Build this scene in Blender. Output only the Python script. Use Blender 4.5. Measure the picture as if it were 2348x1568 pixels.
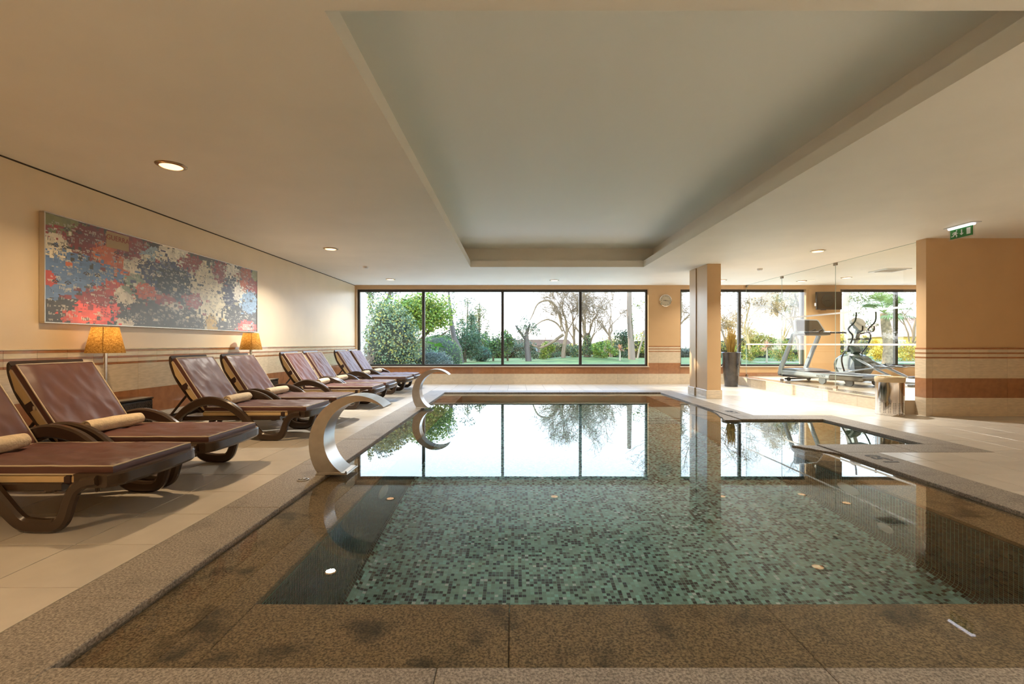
import bpy, bmesh, math, random
import numpy as np
from mathutils import Vector, Matrix, noise as mnoise

for o in list(bpy.data.objects):
    bpy.data.objects.remove(o, do_unlink=True)
SC = bpy.context.scene
COL = SC.collection
PI = math.pi
rnd = random.Random(7)
nrng = np.random.default_rng(11)

# ---------------------------------------------------------------- camera
EYE = 1.08
cam_d = bpy.data.cameras.new('camera')
cam_d.sensor_width = 36.0
cam_d.lens = 1060.0 / 2348.0 * 36.0
cam_d.shift_x = -5.0 / 2348.0
cam_d.shift_y = 4.0 / 2348.0
cam_d.clip_end = 400
cam = bpy.data.objects.new('camera', cam_d)
COL.objects.link(cam)
cam.location = (0, 0, EYE)
cam.rotation_euler = (PI / 2, 0, 0)
SC.camera = cam

# ---------------------------------------------------------------- world, sun, exposure
SKY = 2.9
W = bpy.data.worlds.new('sky')
SC.world = W
W.use_nodes = True
wt = W.node_tree
wt.nodes.clear()
wo = wt.nodes.new('ShaderNodeOutputWorld')
wb = wt.nodes.new('ShaderNodeBackground')
wc = wt.nodes.new('ShaderNodeTexCoord')
wsx = wt.nodes.new('ShaderNodeSeparateXYZ')
wr = wt.nodes.new('ShaderNodeValToRGB')
wr.color_ramp.elements[0].position = 0.0
wr.color_ramp.elements[0].color = (0.95, 0.93, 0.92, 1)
wr.color_ramp.elements[1].position = 0.55
wr.color_ramp.elements[1].color = (0.40, 0.62, 1.0, 1)
e = wr.color_ramp.elements.new(0.16)
e.color = (0.74, 0.87, 1.0, 1)
wt.links.new(wc.outputs['Generated'], wsx.inputs[0])
wt.links.new(wsx.outputs['Z'], wr.inputs[0])
wt.links.new(wr.outputs[0], wb.inputs['Color'])
wb.inputs['Strength'].default_value = SKY
wt.links.new(wb.outputs[0], wo.inputs['Surface'])

SUN_E = 3.4
sd = bpy.data.lights.new('sun', 'SUN')
sd.energy = SUN_E
sd.color = (1.0, 0.86, 0.66)
sd.angle = math.radians(0.7)
sun = bpy.data.objects.new('sun', sd)
COL.objects.link(sun)
sun.location = (-20, 30, 12)
sun_dir = Vector((1.48, -1.0, -0.59)).normalized()
sun.rotation_euler = sun_dir.to_track_quat('-Z', 'Y').to_euler()

DOWN_W = 36.0            # each recessed ceiling lamp
LAMP_W = 1.2             # each table lamp
SC.view_settings.view_transform = 'Standard'
SC.view_settings.look = 'None'
SC.view_settings.gamma = 1.0
SC.view_settings.exposure = 1.15
SC.view_settings.use_curve_mapping = False
SC.cycles.use_denoising = True
SC.cycles.max_bounces = 10
SC.cycles.diffuse_bounces = 5
SC.cycles.glossy_bounces = 5
SC.cycles.transmission_bounces = 8
SC.cycles.transparent_max_bounces = 16
SC.cycles.sample_clamp_indirect = 6.0
SC.cycles.caustics_refractive = True
SC.cycles.caustics_reflective = True


# ---------------------------------------------------------------- materials
def srgb(r, g, b):
    f = lambda c: (c / 255 / 12.92) if c / 255 <= 0.04045 else ((c / 255 + 0.055) / 1.055) ** 2.4
    return (f(r), f(g), f(b))


MATS = {}


def mat(name, color, rough=0.5, metal=0.0, var=0.0, vscale=8.0, bump=0.0, bscale=40.0, spec=0.5, coat=0.0,
        aniso=None, detail=4.0, color2=None):
    if name in MATS:
        return MATS[name]
    m = bpy.data.materials.new(name)
    m.use_nodes = True
    nt = m.node_tree
    p = nt.nodes['Principled BSDF']
    p.inputs['Base Color'].default_value = (*color, 1)
    p.inputs['Roughness'].default_value = rough
    p.inputs['Metallic'].default_value = metal
    p.inputs['Specular IOR Level'].default_value = spec
    if coat:
        p.inputs['Coat Weight'].default_value = coat
        p.inputs['Coat Roughness'].default_value = 0.05
    tc = nt.nodes.new('ShaderNodeTexCoord')
    if var > 0:
        n = nt.nodes.new('ShaderNodeTexNoise')
        n.inputs['Scale'].default_value = vscale
        n.inputs['Detail'].default_value = detail
        r = nt.nodes.new('ShaderNodeValToRGB')
        c2 = color2 or tuple(c * (1 - var) for c in color)
        c1 = color if color2 else tuple(min(1, c * (1 + var * 0.6)) for c in color)
        r.color_ramp.elements[0].position = 0.32
        r.color_ramp.elements[1].position = 0.68
        r.color_ramp.elements[0].color = (*c2, 1)
        r.color_ramp.elements[1].color = (*c1, 1)
        src = tc.outputs['Object']
        if aniso:
            mp = nt.nodes.new('ShaderNodeMapping')
            mp.inputs['Scale'].default_value = aniso
            nt.links.new(src, mp.inputs[0])
            src = mp.outputs[0]
        nt.links.new(src, n.inputs['Vector'])
        nt.links.new(n.outputs['Fac'], r.inputs[0])
        nt.links.new(r.outputs[0], p.inputs['Base Color'])
    if bump > 0:
        n2 = nt.nodes.new('ShaderNodeTexNoise')
        n2.inputs['Scale'].default_value = bscale
        n2.inputs['Detail'].default_value = 3
        b = nt.nodes.new('ShaderNodeBump')
        b.inputs['Strength'].default_value = bump
        b.inputs['Distance'].default_value = 0.01
        nt.links.new(tc.outputs['Object'], n2.inputs['Vector'])
        nt.links.new(n2.outputs['Fac'], b.inputs['Height'])
        nt.links.new(b.outputs[0], p.inputs['Normal'])
    MATS[name] = m
    return m


def emis(name, color, strength):
    if name in MATS:
        return MATS[name]
    m = bpy.data.materials.new(name)
    m.use_nodes = True
    p = m.node_tree.nodes['Principled BSDF']
    p.inputs['Base Color'].default_value = (0.8, 0.8, 0.8, 1)
    p.inputs['Emission Color'].default_value = (*color, 1)
    p.inputs['Emission Strength'].default_value = strength
    MATS[name] = m
    return m


def attr_mat(name, rough=0.6, trans=0.0, spec=0.3):
    m = bpy.data.materials.new(name)
    m.use_nodes = True
    nt = m.node_tree
    p = nt.nodes['Principled BSDF']
    p.inputs['Roughness'].default_value = rough
    p.inputs['Specular IOR Level'].default_value = spec
    a = nt.nodes.new('ShaderNodeAttribute')
    a.attribute_name = 'tint'
    nt.links.new(a.outputs['Color'], p.inputs['Base Color'])
    if trans > 0:
        t = nt.nodes.new('ShaderNodeBsdfTranslucent')
        mx = nt.nodes.new('ShaderNodeMixShader')
        mx.inputs[0].default_value = trans
        nt.links.new(a.outputs['Color'], t.inputs['Color'])
        nt.links.new(p.outputs[0], mx.inputs[1])
        nt.links.new(t.outputs[0], mx.inputs[2])
        nt.links.new(mx.outputs[0], nt.nodes['Material Output'].inputs['Surface'])
    MATS[name] = m
    return m


def pane_mat(name, tint, ior=1.5, gloss=1.0):
    m = bpy.data.materials.new(name)
    m.use_nodes = True
    nt = m.node_tree
    nt.nodes.clear()
    out = nt.nodes.new('ShaderNodeOutputMaterial')
    t = nt.nodes.new('ShaderNodeBsdfTransparent')
    t.inputs['Color'].default_value = (*tint, 1)
    g = nt.nodes.new('ShaderNodeBsdfGlossy')
    g.inputs['Roughness'].default_value = 0.0
    g.inputs['Color'].default_value = (gloss, gloss, gloss, 1)
    # two-sided Schlick reflectance of a thin pane
    lw = nt.nodes.new('ShaderNodeLayerWeight')
    lw.inputs['Blend'].default_value = 0.5
    pw = nt.nodes.new('ShaderNodeMath'); pw.operation = 'POWER'; pw.inputs[1].default_value = 5.0
    f = nt.nodes.new('ShaderNodeMath'); f.operation = 'MULTIPLY_ADD'
    r0 = 1.7 * ((ior - 1) / (ior + 1)) ** 2
    f.inputs[1].default_value = 1 - r0; f.inputs[2].default_value = r0
    nt.links.new(lw.outputs['Facing'], pw.inputs[0])
    nt.links.new(pw.outputs[0], f.inputs[0])
    mx = nt.nodes.new('ShaderNodeMixShader')
    nt.links.new(f.outputs[0], mx.inputs[0])
    nt.links.new(t.outputs[0], mx.inputs[1])
    nt.links.new(g.outputs[0], mx.inputs[2])
    nt.links.new(mx.outputs[0], out.inputs['Surface'])
    MATS[name] = m
    return m


def granite_mat(name, base, dark, stain, rough):
    m = bpy.data.materials.new(name)
    m.use_nodes = True
    nt = m.node_tree
    p = nt.nodes['Principled BSDF']
    p.inputs['Roughness'].default_value = rough
    tc = nt.nodes.new('ShaderNodeTexCoord')
    n = nt.nodes.new('ShaderNodeTexNoise')
    n.inputs['Scale'].default_value = 105
    n.inputs['Detail'].default_value = 5
    n.inputs['Roughness'].default_value = 0.7
    r = nt.nodes.new('ShaderNodeValToRGB')
    r.color_ramp.elements[0].position = 0.40
    r.color_ramp.elements[0].color = (*dark, 1)
    r.color_ramp.elements[1].position = 0.60
    r.color_ramp.elements[1].color = (*base, 1)
    nt.links.new(tc.outputs['Object'], n.inputs['Vector'])
    nt.links.new(n.outputs['Fac'], r.inputs[0])
    n2 = nt.nodes.new('ShaderNodeTexNoise')
    n2.inputs['Scale'].default_value = 4.5
    n2.inputs['Detail'].default_value = 3
    r2 = nt.nodes.new('ShaderNodeValToRGB')
    r2.color_ramp.elements[0].position = 0.30
    r2.color_ramp.elements[0].color = (*[1 - stain] * 3, 1)
    r2.color_ramp.elements[1].position = 0.46
    r2.color_ramp.elements[1].color = (1, 1, 1, 1)
    mul = nt.nodes.new('ShaderNodeMixRGB')
    mul.blend_type = 'MULTIPLY'
    mul.inputs[0].default_value = 1
    nt.links.new(tc.outputs['Object'], n2.inputs['Vector'])
    nt.links.new(n2.outputs['Fac'], r2.inputs[0])
    nt.links.new(r.outputs[0], mul.inputs[1])
    nt.links.new(r2.outputs[0], mul.inputs[2])
    nt.links.new(mul.outputs[0], p.inputs['Base Color'])
    b = nt.nodes.new('ShaderNodeBump')
    b.inputs['Strength'].default_value = 0.25
    b.inputs['Distance'].default_value = 0.002
    nt.links.new(n.outputs['Fac'], b.inputs['Height'])
    nt.links.new(b.outputs[0], p.inputs['Normal'])
    MATS[name] = m
    return m


PAINT = mat('wall_paint', (0.60, 0.385, 0.19), 0.42, var=0.04, vscale=2.5, bump=0.04, bscale=120)
PAINT_L = mat('wall_paint_cream', (0.78, 0.615, 0.40), 0.5, var=0.04, vscale=2.5, bump=0.04, bscale=120, coat=0.6)
for m_, c_ in ((PAINT, 0.6), (PAINT_L, 0.8)):            # satin finish
    p_ = m_.node_tree.nodes['Principled BSDF']
    p_.inputs['Coat Weight'].default_value = c_
    p_.inputs['Coat Roughness'].default_value = 0.30
CEIL = mat('ceiling_paint', (0.88, 0.835, 0.74), 0.6, var=0.03, vscale=1.5, bump=0.03, bscale=90)
TILE_F = mat('floor_tile', (0.60, 0.545, 0.46), 0.30, var=0.07, vscale=5, bump=0.02, bscale=200)
def piece_tone(m, amt):
    nt = m.node_tree
    p = nt.nodes['Principled BSDF']
    src = p.inputs['Base Color'].links[0].from_socket
    oi = nt.nodes.new('ShaderNodeObjectInfo')
    mr = nt.nodes.new('ShaderNodeMapRange')
    mr.inputs['To Min'].default_value = 1 - amt; mr.inputs['To Max'].default_value = 1 + amt
    hv = nt.nodes.new('ShaderNodeHueSaturation')
    nt.links.new(oi.outputs['Random'], mr.inputs['Value'])
    nt.links.new(mr.outputs[0], hv.inputs['Value'])
    nt.links.new(src, hv.inputs['Color'])
    nt.links.new(hv.outputs[0], p.inputs['Base Color'])


piece_tone(TILE_F, 0.06)
GROUT = mat('grout', (0.20, 0.17, 0.14), 0.8)
CREAM = mat('cream_stone', (0.68, 0.56, 0.40), 0.22, var=0.12, vscale=5, aniso=(2, 2, 9), coat=1.0)
BROWN = mat('brown_stone', (0.36, 0.155, 0.065), 0.22, var=0.15, vscale=12, coat=1.0)
piece_tone(CREAM, 0.07)
piece_tone(BROWN, 0.12)
GRANITE = granite_mat('granite_dry', (0.43, 0.37, 0.30), (0.15, 0.13, 0.105), 0.25, 0.55)
GRANITE_W = granite_mat('granite_wet', (0.50, 0.345, 0.185), (0.11, 0.07, 0.035), 0.72, 0.5)
FRAME = mat('window_frame_bronze', (0.035, 0.030, 0.024), 0.4)
STEEL = mat('brushed_steel', (0.60, 0.58, 0.55), 0.28, 1.0, var=0.10, vscale=14, aniso=(1, 60, 1))
CHROME = mat('polished_steel', (0.72, 0.70, 0.68), 0.06, 1.0)
RESIN = mat('brown_resin', (0.055, 0.033, 0.020), 0.24, bump=0.03, bscale=250)
FABRIC = mat('plum_fabric', (0.115, 0.046, 0.036), 0.46, var=0.10, vscale=10, bump=0.08, bscale=30)
PIPING = mat('cream_piping', (0.62, 0.52, 0.38), 0.7)
UNDER = mat('cream_underlay', (0.62, 0.45, 0.23), 0.8, var=0.06, vscale=8)
STRAP = mat('strap_brown', (0.045, 0.018, 0.012), 0.6)
TOWEL = mat('towel_terry', (0.70, 0.56, 0.37), 0.95, var=0.12, vscale=26, bump=0.5, bscale=90)
WHITE = mat('white_plastic', (0.75, 0.74, 0.72), 0.4)
BLACK = mat('black_plastic', (0.018, 0.017, 0.016), 0.35)
SILVER = mat('silver_paint', (0.42, 0.47, 0.52), 0.32, 0.5)
GREYP = mat('grey_plastic', (0.16, 0.18, 0.20), 0.35)
LEAF = attr_mat('leaf', 0.45, 0.30, 0.4)
BARK = attr_mat('bark', 0.9, 0.0, 0.1)
GLASS = pane_mat('window_glass', (0.97, 0.985, 0.98), 1.45)
PARTG = pane_mat('partition_glass', (0.93, 0.96, 0.94), 1.5)
LAMPGLASS = emis('downlight_glass', (1.0, 0.50, 0.20), 1.7)


# ---------------------------------------------------------------- mesh helpers
class MB:
    """collects shapes that become ONE mesh"""

    def __init__(self):
        self.v, self.f, self.s = [], [], []

    def add(self, vs, fs, smooth=False):
        o = len(self.v)
        self.v += [tuple(p) for p in vs]
        self.f += [tuple(i + o for i in f) for f in fs]
        self.s += [smooth] * len(fs)
        return self

    def box(self, x0, x1, y0, y1, z0, z1, M=None):
        vs = [(x, y, z) for z in (z0, z1) for y in (y0, y1) for x in (x0, x1)]
        if M is not None:
            vs = [M @ Vector(p) for p in vs]
        return self.add(vs, [(0, 2, 3, 1), (4, 5, 7, 6), (0, 1, 5, 4), (1, 3, 7, 5), (3, 2, 6, 7), (2, 0, 4, 6)])

    def cbox(self, x0, x1, y0, y1, z0, z1, c=0.006, M=None):
        """box with chamfered upright and top edges"""
        def ring(d, z):
            a, b, p, q = x0 + d, x1 - d, y0 + d, y1 - d
            return [(a + c, p, z), (b - c, p, z), (b, p + c, z), (b, q - c, z), (b - c, q, z), (a + c, q, z), (a, q - c, z), (a, p + c, z)]
        vs = ring(c, z0) + ring(0, z0 + c) + ring(0, z1 - c) + ring(c, z1)
        fs = [tuple(range(7, -1, -1)), tuple(range(24, 32))]
        for k in range(3):
            for i in range(8):
                j = (i + 1) % 8
                fs.append((k * 8 + i, k * 8 + j, k * 8 + 8 + j, k * 8 + 8 + i))
        if M is not None:
            vs = [M @ Vector(p) for p in vs]
        return self.add(vs, fs)

    def prism(self, pts, z0, z1, axis='z', M=None):
        """closed 2-D outline pushed along an axis"""
        n = len(pts)
        mk = {'z': lambda a, b, c: (a, b, c), 'y': lambda a, b, c: (a, c, b), 'x': lambda a, b, c: (c, a, b)}[axis]
        vs = [mk(a, b, z0) for a, b in pts] + [mk(a, b, z1) for a, b in pts]
        fs = [tuple(range(n - 1, -1, -1)), tuple(range(n, 2 * n))]
        fs += [(i, (i + 1) % n, n + (i + 1) % n, n + i) for i in range(n)]
        if M is not None:
            vs = [M @ Vector(p) for p in vs]
        return self.add(vs, fs)

    def tube(self, pts, rad, n=8, cap=True):
        P = [Vector(p) for p in pts]
        R = rad if isinstance(rad, (list, tuple)) else [rad] * len(P)
        vs = []
        up = Vector((0, 0, 1))
        t0 = (P[1] - P[0]).normalized()
        if abs(t0.dot(up)) > 0.95:
            up = Vector((1, 0, 0))
        u = t0.cross(up).normalized()
        for i, p in enumerate(P):
            t = (P[min(i + 1, len(P) - 1)] - P[max(i - 1, 0)])
            t = t.normalized() if t.length > 1e-9 else t0
            u = (u - t * u.dot(t))
            u = u.normalized() if u.length > 1e-6 else t.orthogonal().normalized()
            w = t.cross(u)
            for k in range(n):
                a = 2 * PI * k / n
                vs.append(p + (u * math.cos(a) + w * math.sin(a)) * R[i])
        fs = []
        for i in range(len(P) - 1):
            for k in range(n):
                k2 = (k + 1) % n
                fs.append((i * n + k, i * n + k2, (i + 1) * n + k2, (i + 1) * n + k))
        if cap:
            fs.append(tuple(range(n - 1, -1, -1)))
            fs.append(tuple(range((len(P) - 1) * n, len(P) * n)))
        return self.add(vs, fs, True)

    def lathe(self, prof, n=24, c=(0, 0, 0), cap=True, M=None):
        vs = []
        for r, z in prof:
            for k in range(n):
                a = 2 * PI * k / n
                vs.append((c[0] + r * math.cos(a), c[1] + r * math.sin(a), c[2] + z))
        fs = []
        for i in range(len(prof) - 1):
            for k in range(n):
                k2 = (k + 1) % n
                fs.append((i * n + k, i * n + k2, (i + 1) * n + k2, (i + 1) * n + k))
        if cap:
            fs.append(tuple(range(n - 1, -1, -1)))
            fs.append(tuple(range((len(prof) - 1) * n, len(prof) * n)))
        if M is not None:
            vs = [M @ Vector(p) for p in vs]
        return self.add(vs, fs, True)

    def sweep(self, path, y0, y1, th, ch=0.008):
        """rounded-rectangle section carried along a path in the XZ plane"""
        n = len(path)
        T = th if isinstance(th, (list, tuple)) else [th] * n
        vs = []
        for i, (x, z) in enumerate(path):
            a, b = path[max(i - 1, 0)], path[min(i + 1, n - 1)]
            dx, dz = b[0] - a[0], b[1] - a[1]
            L = math.hypot(dx, dz) or 1
            nx, nz = -dz / L, dx / L
            h = T[i] / 2
            c = min(ch, h * 0.8)
            for (yy, d) in ((y0 + c, -h), (y1 - c, -h), (y1, -h + c), (y1, h - c), (y1 - c, h), (y0 + c, h), (y0, h - c), (y0, -h + c)):
                vs.append((x + nx * d, yy, z + nz * d))
        fs = [tuple(range(8)), tuple(range(8 * n - 1, 8 * n - 9, -1))]
        for i in range(n - 1):
            for k in range(8):
                k2 = (k + 1) % 8
                fs.append((i * 8 + k, (i + 1) * 8 + k, (i + 1) * 8 + k2, i * 8 + k2))
        return self.add(vs, fs, True)

    def mesh(self, name):
        me = bpy.data.meshes.new(name)
        me.from_pydata(self.v, [], self.f)
        me.polygons.foreach_set('use_smooth', self.s)
        me.update()
        return me

    def build(self, name, material, parent=None, loc=None, sharp=35):
        me = self.mesh(name)
        if any(self.s):
            me.set_sharp_from_angle(angle=math.radians(sharp))
        return link(name, me, material, parent, loc)


def link(name, me, material=None, parent=None, loc=None):
    if material is not None and not me.materials:
        me.materials.append(material)
    o = bpy.data.objects.new(name, me)
    COL.objects.link(o)
    if parent is not None:
        o.parent = parent
    if loc is not None:
        o.location = loc
    return o


def tag(o, label=None, cat=None, group=None, kind=None):
    if label: o['label'] = label
    if cat: o['category'] = cat
    if group: o['group'] = group
    if kind: o['kind'] = kind
    return o


def thing(name, label, cat, loc=(0, 0, 0), rz=0, group=None):
    o = bpy.data.objects.new(name, None)
    COL.objects.link(o)
    o.location = loc
    o.rotation_euler = (0, 0, rz)
    o.empty_display_size = 0.1
    return tag(o, label, cat, group)


def struct(name, parent=None):
    o = bpy.data.objects.new(name, None)
    COL.objects.link(o)
    o.empty_display_size = 0.1
    o['kind'] = 'structure'
    return o


def dup(root, loc, rz=None, label=None, group=None):
    r = root.copy(); COL.objects.link(r); r.location = loc
    if rz is not None: r.rotation_euler = (0, 0, rz)
    if label: r['label'] = label
    if group: r['group'] = group
    for ch in list(root.children):
        c = ch.copy(); COL.objects.link(c); c.parent = r
        for g in list(ch.children):
            d = g.copy(); COL.objects.link(d); d.parent = c
    return r


def crom(pts, k=6):
    """smooth a polyline through its points"""
    out = []
    n = len(pts)
    for i in range(n - 1):
        p0, p1, p2, p3 = pts[max(i - 1, 0)], pts[i], pts[i + 1], pts[min(i + 2, n - 1)]
        for j in range(k):
            t = j / k
            out.append(tuple(0.5 * (2 * b + (c - a) * t + (2 * a - 5 * b + 4 * c - d) * t * t + (3 * b - a - 3 * c + d) * t ** 3)
                             for a, b, c, d in zip(p0, p1, p2, p3)))
    out.append(tuple(pts[-1]))
    return out


def np_mesh(name, V, F, tint=None, smooth=False):
    """V (n,3), F (m,4) arrays; tint (m,3) colours per face"""
    me = bpy.data.meshes.new(name)
    V = np.asarray(V, dtype=np.float32); F = np.asarray(F, dtype=np.int32)
    m, k = F.shape
    me.vertices.add(len(V)); me.vertices.foreach_set('co', V.ravel())
    me.loops.add(m * k); me.loops.foreach_set('vertex_index', F.ravel())
    me.polygons.add(m)
    me.polygons.foreach_set('loop_start', np.arange(0, m * k, k, dtype=np.int32))
    me.polygons.foreach_set('use_smooth', np.full(m, smooth))
    me.update(calc_edges=True)
    if tint is not None:
        a = me.attributes.new('tint', 'FLOAT_COLOR', 'FACE')
        c = np.ones((m, 4), dtype=np.float32); c[:, :3] = tint
        a.data.foreach_set('color', c.ravel())
    return me


def text_mesh(body, size, depth=0.001, align='CENTER', bold=0.0):
    cu = bpy.data.curves.new('lettering', 'FONT')
    cu.body = body; cu.size = size; cu.extrude = depth
    cu.offset = bold
    cu.align_x = align; cu.align_y = 'CENTER'; cu.resolution_u = 3
    o = bpy.data.objects.new('lettering', cu)
    COL.objects.link(o)
    dg = bpy.context.evaluated_depsgraph_get()
    me = bpy.data.meshes.new_from_object(o.evaluated_get(dg))
    bpy.data.objects.remove(o)
    bpy.data.curves.remove(cu)
    return me


# ---------------------------------------------------------------- room shell
CZ = 2.65                        # ceiling height
XL, YB = -4.27, 12.4             # left wall, back (window) wall
YF = -2.6                        # wall behind the camera
XR = 9.6                         # right wall of the pool hall
XG = 13.2                        # right wall of the gym
P = 0.443                        # floor tile pitch
WX0, WX1 = -1.55, 3.25           # water
WY0, WY1 = 1.543, 10.28
BX1, BY0, BY1 = 4.42, 4.97, 6.62  # side bay of the pool
CW = 0.37
RW = 0.44
PLAT = 0.21

floor_regions = [
    (XL, WX0 - CW, YF, YB), (WX0 - CW, 5.92, WY1 + 0.40, YB), (WX1 + CW, 5.92, BY1 + CW, WY1 + 0.40),
    (BX1 + CW, XR, 4.60, 6.88), (BX1 + CW, 5.92, 6.88, BY1 + CW), (WX1 + CW, XR, YF, 4.60),
    (WX0 - CW, WX1 + CW, YF, WY0 - CW), (5.92, 6.13, 6.88, 7.06)]
floor = struct('floor')
mb = MB()
for (a, b, c, d) in floor_regions:
    mb.box(a, b, c, d, -0.25, -0.006)
mb.build('screed', GROUT, floor)
tiles = []
ix0, ix1 = -8, 30
for (a, b, c, d) in floor_regions:
    for i in range(-12, 30):
        for j in range(-14, 30):
            x0, x1 = -1.92 + i * P, -1.92 + (i + 1) * P
            y0, y1 = 2.048 + j * P, 2.048 + (j + 1) * P
            x0, x1, y0, y1 = max(x0, a), min(x1, b), max(y0, c), min(y1, d)
            if x1 - x0 > 0.03 and y1 - y0 > 0.03:
                tiles.append((x0, x1, y0, y1))


def seen_size(t):
    x, y = (t[0] + t[1]) / 2, (t[2] + t[3]) / 2
    if y < 1.3: return 0
    px, py = 1179 + 1060 * x / y, 788 + 1145 / y
    if px < -60 or px > 2410 or py > 1640: return 0
    return (t[1] - t[0]) * (t[3] - t[2]) / y ** 3


tiles.sort(key=seen_size, reverse=True)
tcache = {}
g = 0.0028
for (x0, x1, y0, y1) in tiles[:300]:
    key = (round(x1 - x0, 3), round(y1 - y0, 3))
    if key not in tcache:
        w, h = key
        tcache[key] = MB().cbox(g, w - g, g, h - g, -0.012, 0.0, 0.0012).mesh('tile')
    link('tile', tcache[key], TILE_F, floor, (x0, y0, rnd.uniform(-0.0004, 0.0)))
mb = MB()
for (x0, x1, y0, y1) in tiles[300:]:
    mb.box(x0 + g, x1 - g, y0 + g, y1 - g, -0.012, 0)
tag(mb.build('far_tiles', TILE_F, floor), kind='stuff')

# raised gym floor
gym = struct('floor_gym')
mb = MB()
mb.box(5.92, XG, 7.06, YB, -0.02, PLAT)
mb.build('platform', mat('gym_floor', (0.60, 0.50, 0.37), 0.28, var=0.06, vscale=4), gym)
y = 7.06
while y < YB - 0.02:
    y1 = min(y + 0.9, YB)
    MB().box(5.905, 5.93, y + 0.002, y1 - 0.002, 0.0, PLAT - 0.012).build('riser_panel', CREAM, gym)
    MB().cbox(5.895, 6.22, y + 0.002, y1 - 0.002, PLAT - 0.012, PLAT + 0.006, 0.003).build('nosing', CREAM, gym)
    y = y1

# ceiling with the raised coffer over the pool
RX0, RX1, RY0, RY1 = -0.895, 2.65, 2.18, 9.46
mb = MB()
for (a, b, c, d) in ((XL - .2, RX0, YF - .2, YB + .3), (RX1, XG + .2, YF - .2, YB + .3), (RX0, RX1, YF - .2, RY0), (RX0, RX1, RY1, YB + .3)):
    mb.box(a, b, c, d, CZ, CZ + 0.13)
cx0, cx1, cy0, cy1, cz1 = RX0 - 0.2, RX1 + 0.27, RY0 - 0.2, RY1 + 0.24, 3.08
mb.box(cx0 - .1, cx0, cy0 - .1, cy1 + .1, CZ + .13, cz1 + .1)
mb.box(cx1, cx1 + .1, cy0 - .1, cy1 + .1, CZ + .13, cz1 + .1)
mb.box(cx0, cx1, cy0 - .1, cy0, CZ + .13, cz1 + .1)
mb.box(cx0, cx1, cy1, cy1 + .1, CZ + .13, cz1 + .1)
MB().box(cx0, cx1, cy0, cy1, cz1, cz1 + .1).build('coffer_top', mat('coffer_lightened', (0.93, 0.92, 0.85), 0.6), None)  # whiter than the soffit: the coffer's extra brightness is put into its colour
mb.box(XL - .2, XG + .2, YF - .2, YB + .3, cz1 + .1, cz1 + .16)
ceil_o = tag(mb.build('ceiling', CEIL), kind='structure')
bpy.data.objects['coffer_top'].parent = ceil_o

# dado rows shared by all walls:  z0, z1, material, tile length
ROWS = [(0.0, 0.275, CREAM, 0.553), (0.275, 0.565, BROWN, 0.553), (0.565, 0.862, CREAM, 0.553), (0.862, 0.885, BROWN, 0.2765),
        (0.885, 0.928, CREAM, 0.2765), (0.928, 0.951, BROWN, 0.2765), (0.951, 0.995, CREAM, 0.2765), (0.995, 1.020, BROWN, 0.2765)]
dcache = {}


def dado(parent, axis, fixed, a0, a1, out, rows=ROWS, phase=0.0, skip=()):
    """lays wall tiles one by one. axis 'x' or 'y' is the running direction, out = +1/-1 side the tiles face"""
    for (z0, z1, m, L) in rows:
        k = math.floor((a0 - phase) / L)
        s = phase + k * L
        while s < a1 - 0.01:
            p, q = max(s, a0), min(s + L, a1)
            s += L
            if q - p < 0.02: continue
            h = z1 - z0
            key = (axis, out, round(q - p, 3), round(h, 4), m.name)
            if key not in dcache:
                w = q - p
                t = 0.010 if m is CREAM else 0.0105
                lo, hi = (0, t) if out > 0 else (-t, 0)
                b = MB()
                if axis == 'x':
                    b.box(0.001, w - 0.001, lo, hi, 0.0008, h - 0.0008)
                else:
                    b.box(lo, hi, 0.001, w - 0.001, 0.0008, h - 0.0008)
                dcache[key] = b.mesh('wall_tile')
            jit = rnd.uniform(-0.0006, 0.0006)
            loc = (p, fixed + jit, z0) if axis == 'x' else (fixed + jit, p, z0)
            link('wall_tile', dcache[key], m, parent, loc)


# left wall
wl = struct('wall_left')
MB().box(XL - 0.2, XL, YF - 0.2, YB + 0.3, -0.1, CZ).build('plaster', PAINT_L, wl)
dado(wl, 'y', XL, 0.6, YB, +1, phase=4.13 - 0.553 * 8)
MB().box(XL, XL + 0.004, YF, YB, CZ - 0.013, CZ).build('gap_shade_strip', mat('gap_shade_paint', (0.06, 0.04, 0.02), .9), wl)  # dark strip painted for the shade of a groove below the ceiling
MB().cbox(XL, XL + 0.016, YF, YB, 1.020, 1.034, 0.003).build('cap_strip', CREAM, wl)

# back wall with three window openings
WINS = [(-4.23, 3.60, (-2.456, -0.316, 1.79)), (4.46, 7.83, (6.10,)), (8.75, 12.6, (10.34,))]
WZ0, WZ1 = 0.47, 2.545
wbk = struct('wall_back')
mb = MB()
edges = [XL]
for (a, b, _) in WINS: edges += [a, b]
edges.append(XG)
for k in range(0, len(edges), 2):
    mb.box(edges[k], edges[k + 1], YB, YB + 0.3, -0.1, CZ)
for (a, b, _) in WINS:
    mb.box(a, b, YB, YB + 0.3, -0.1, WZ0)
    mb.box(a, b, YB, YB + 0.3, WZ1, CZ)
mb.build('plaster', PAINT, wbk)
low = [(0.0, 0.275, CREAM, 0.553), (0.275, 0.455, BROWN, 0.553)]
dado(wbk, 'x', YB, XL + 0.011, 3.60, -1, low)
dado(wbk, 'x', YB, 3.60, 4.46, -1)
dado(wbk, 'x', YB, 4.46, 5.9, -1, low)
dado(wbk, 'x', YB, 5.93, 7.83, -1, [(PLAT + .01, 0.305, BROWN, .553)])
dado(wbk, 'x', YB, 7.83, 8.75, -1, [(PLAT + .01, 0.305, BROWN, .553)])
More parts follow.
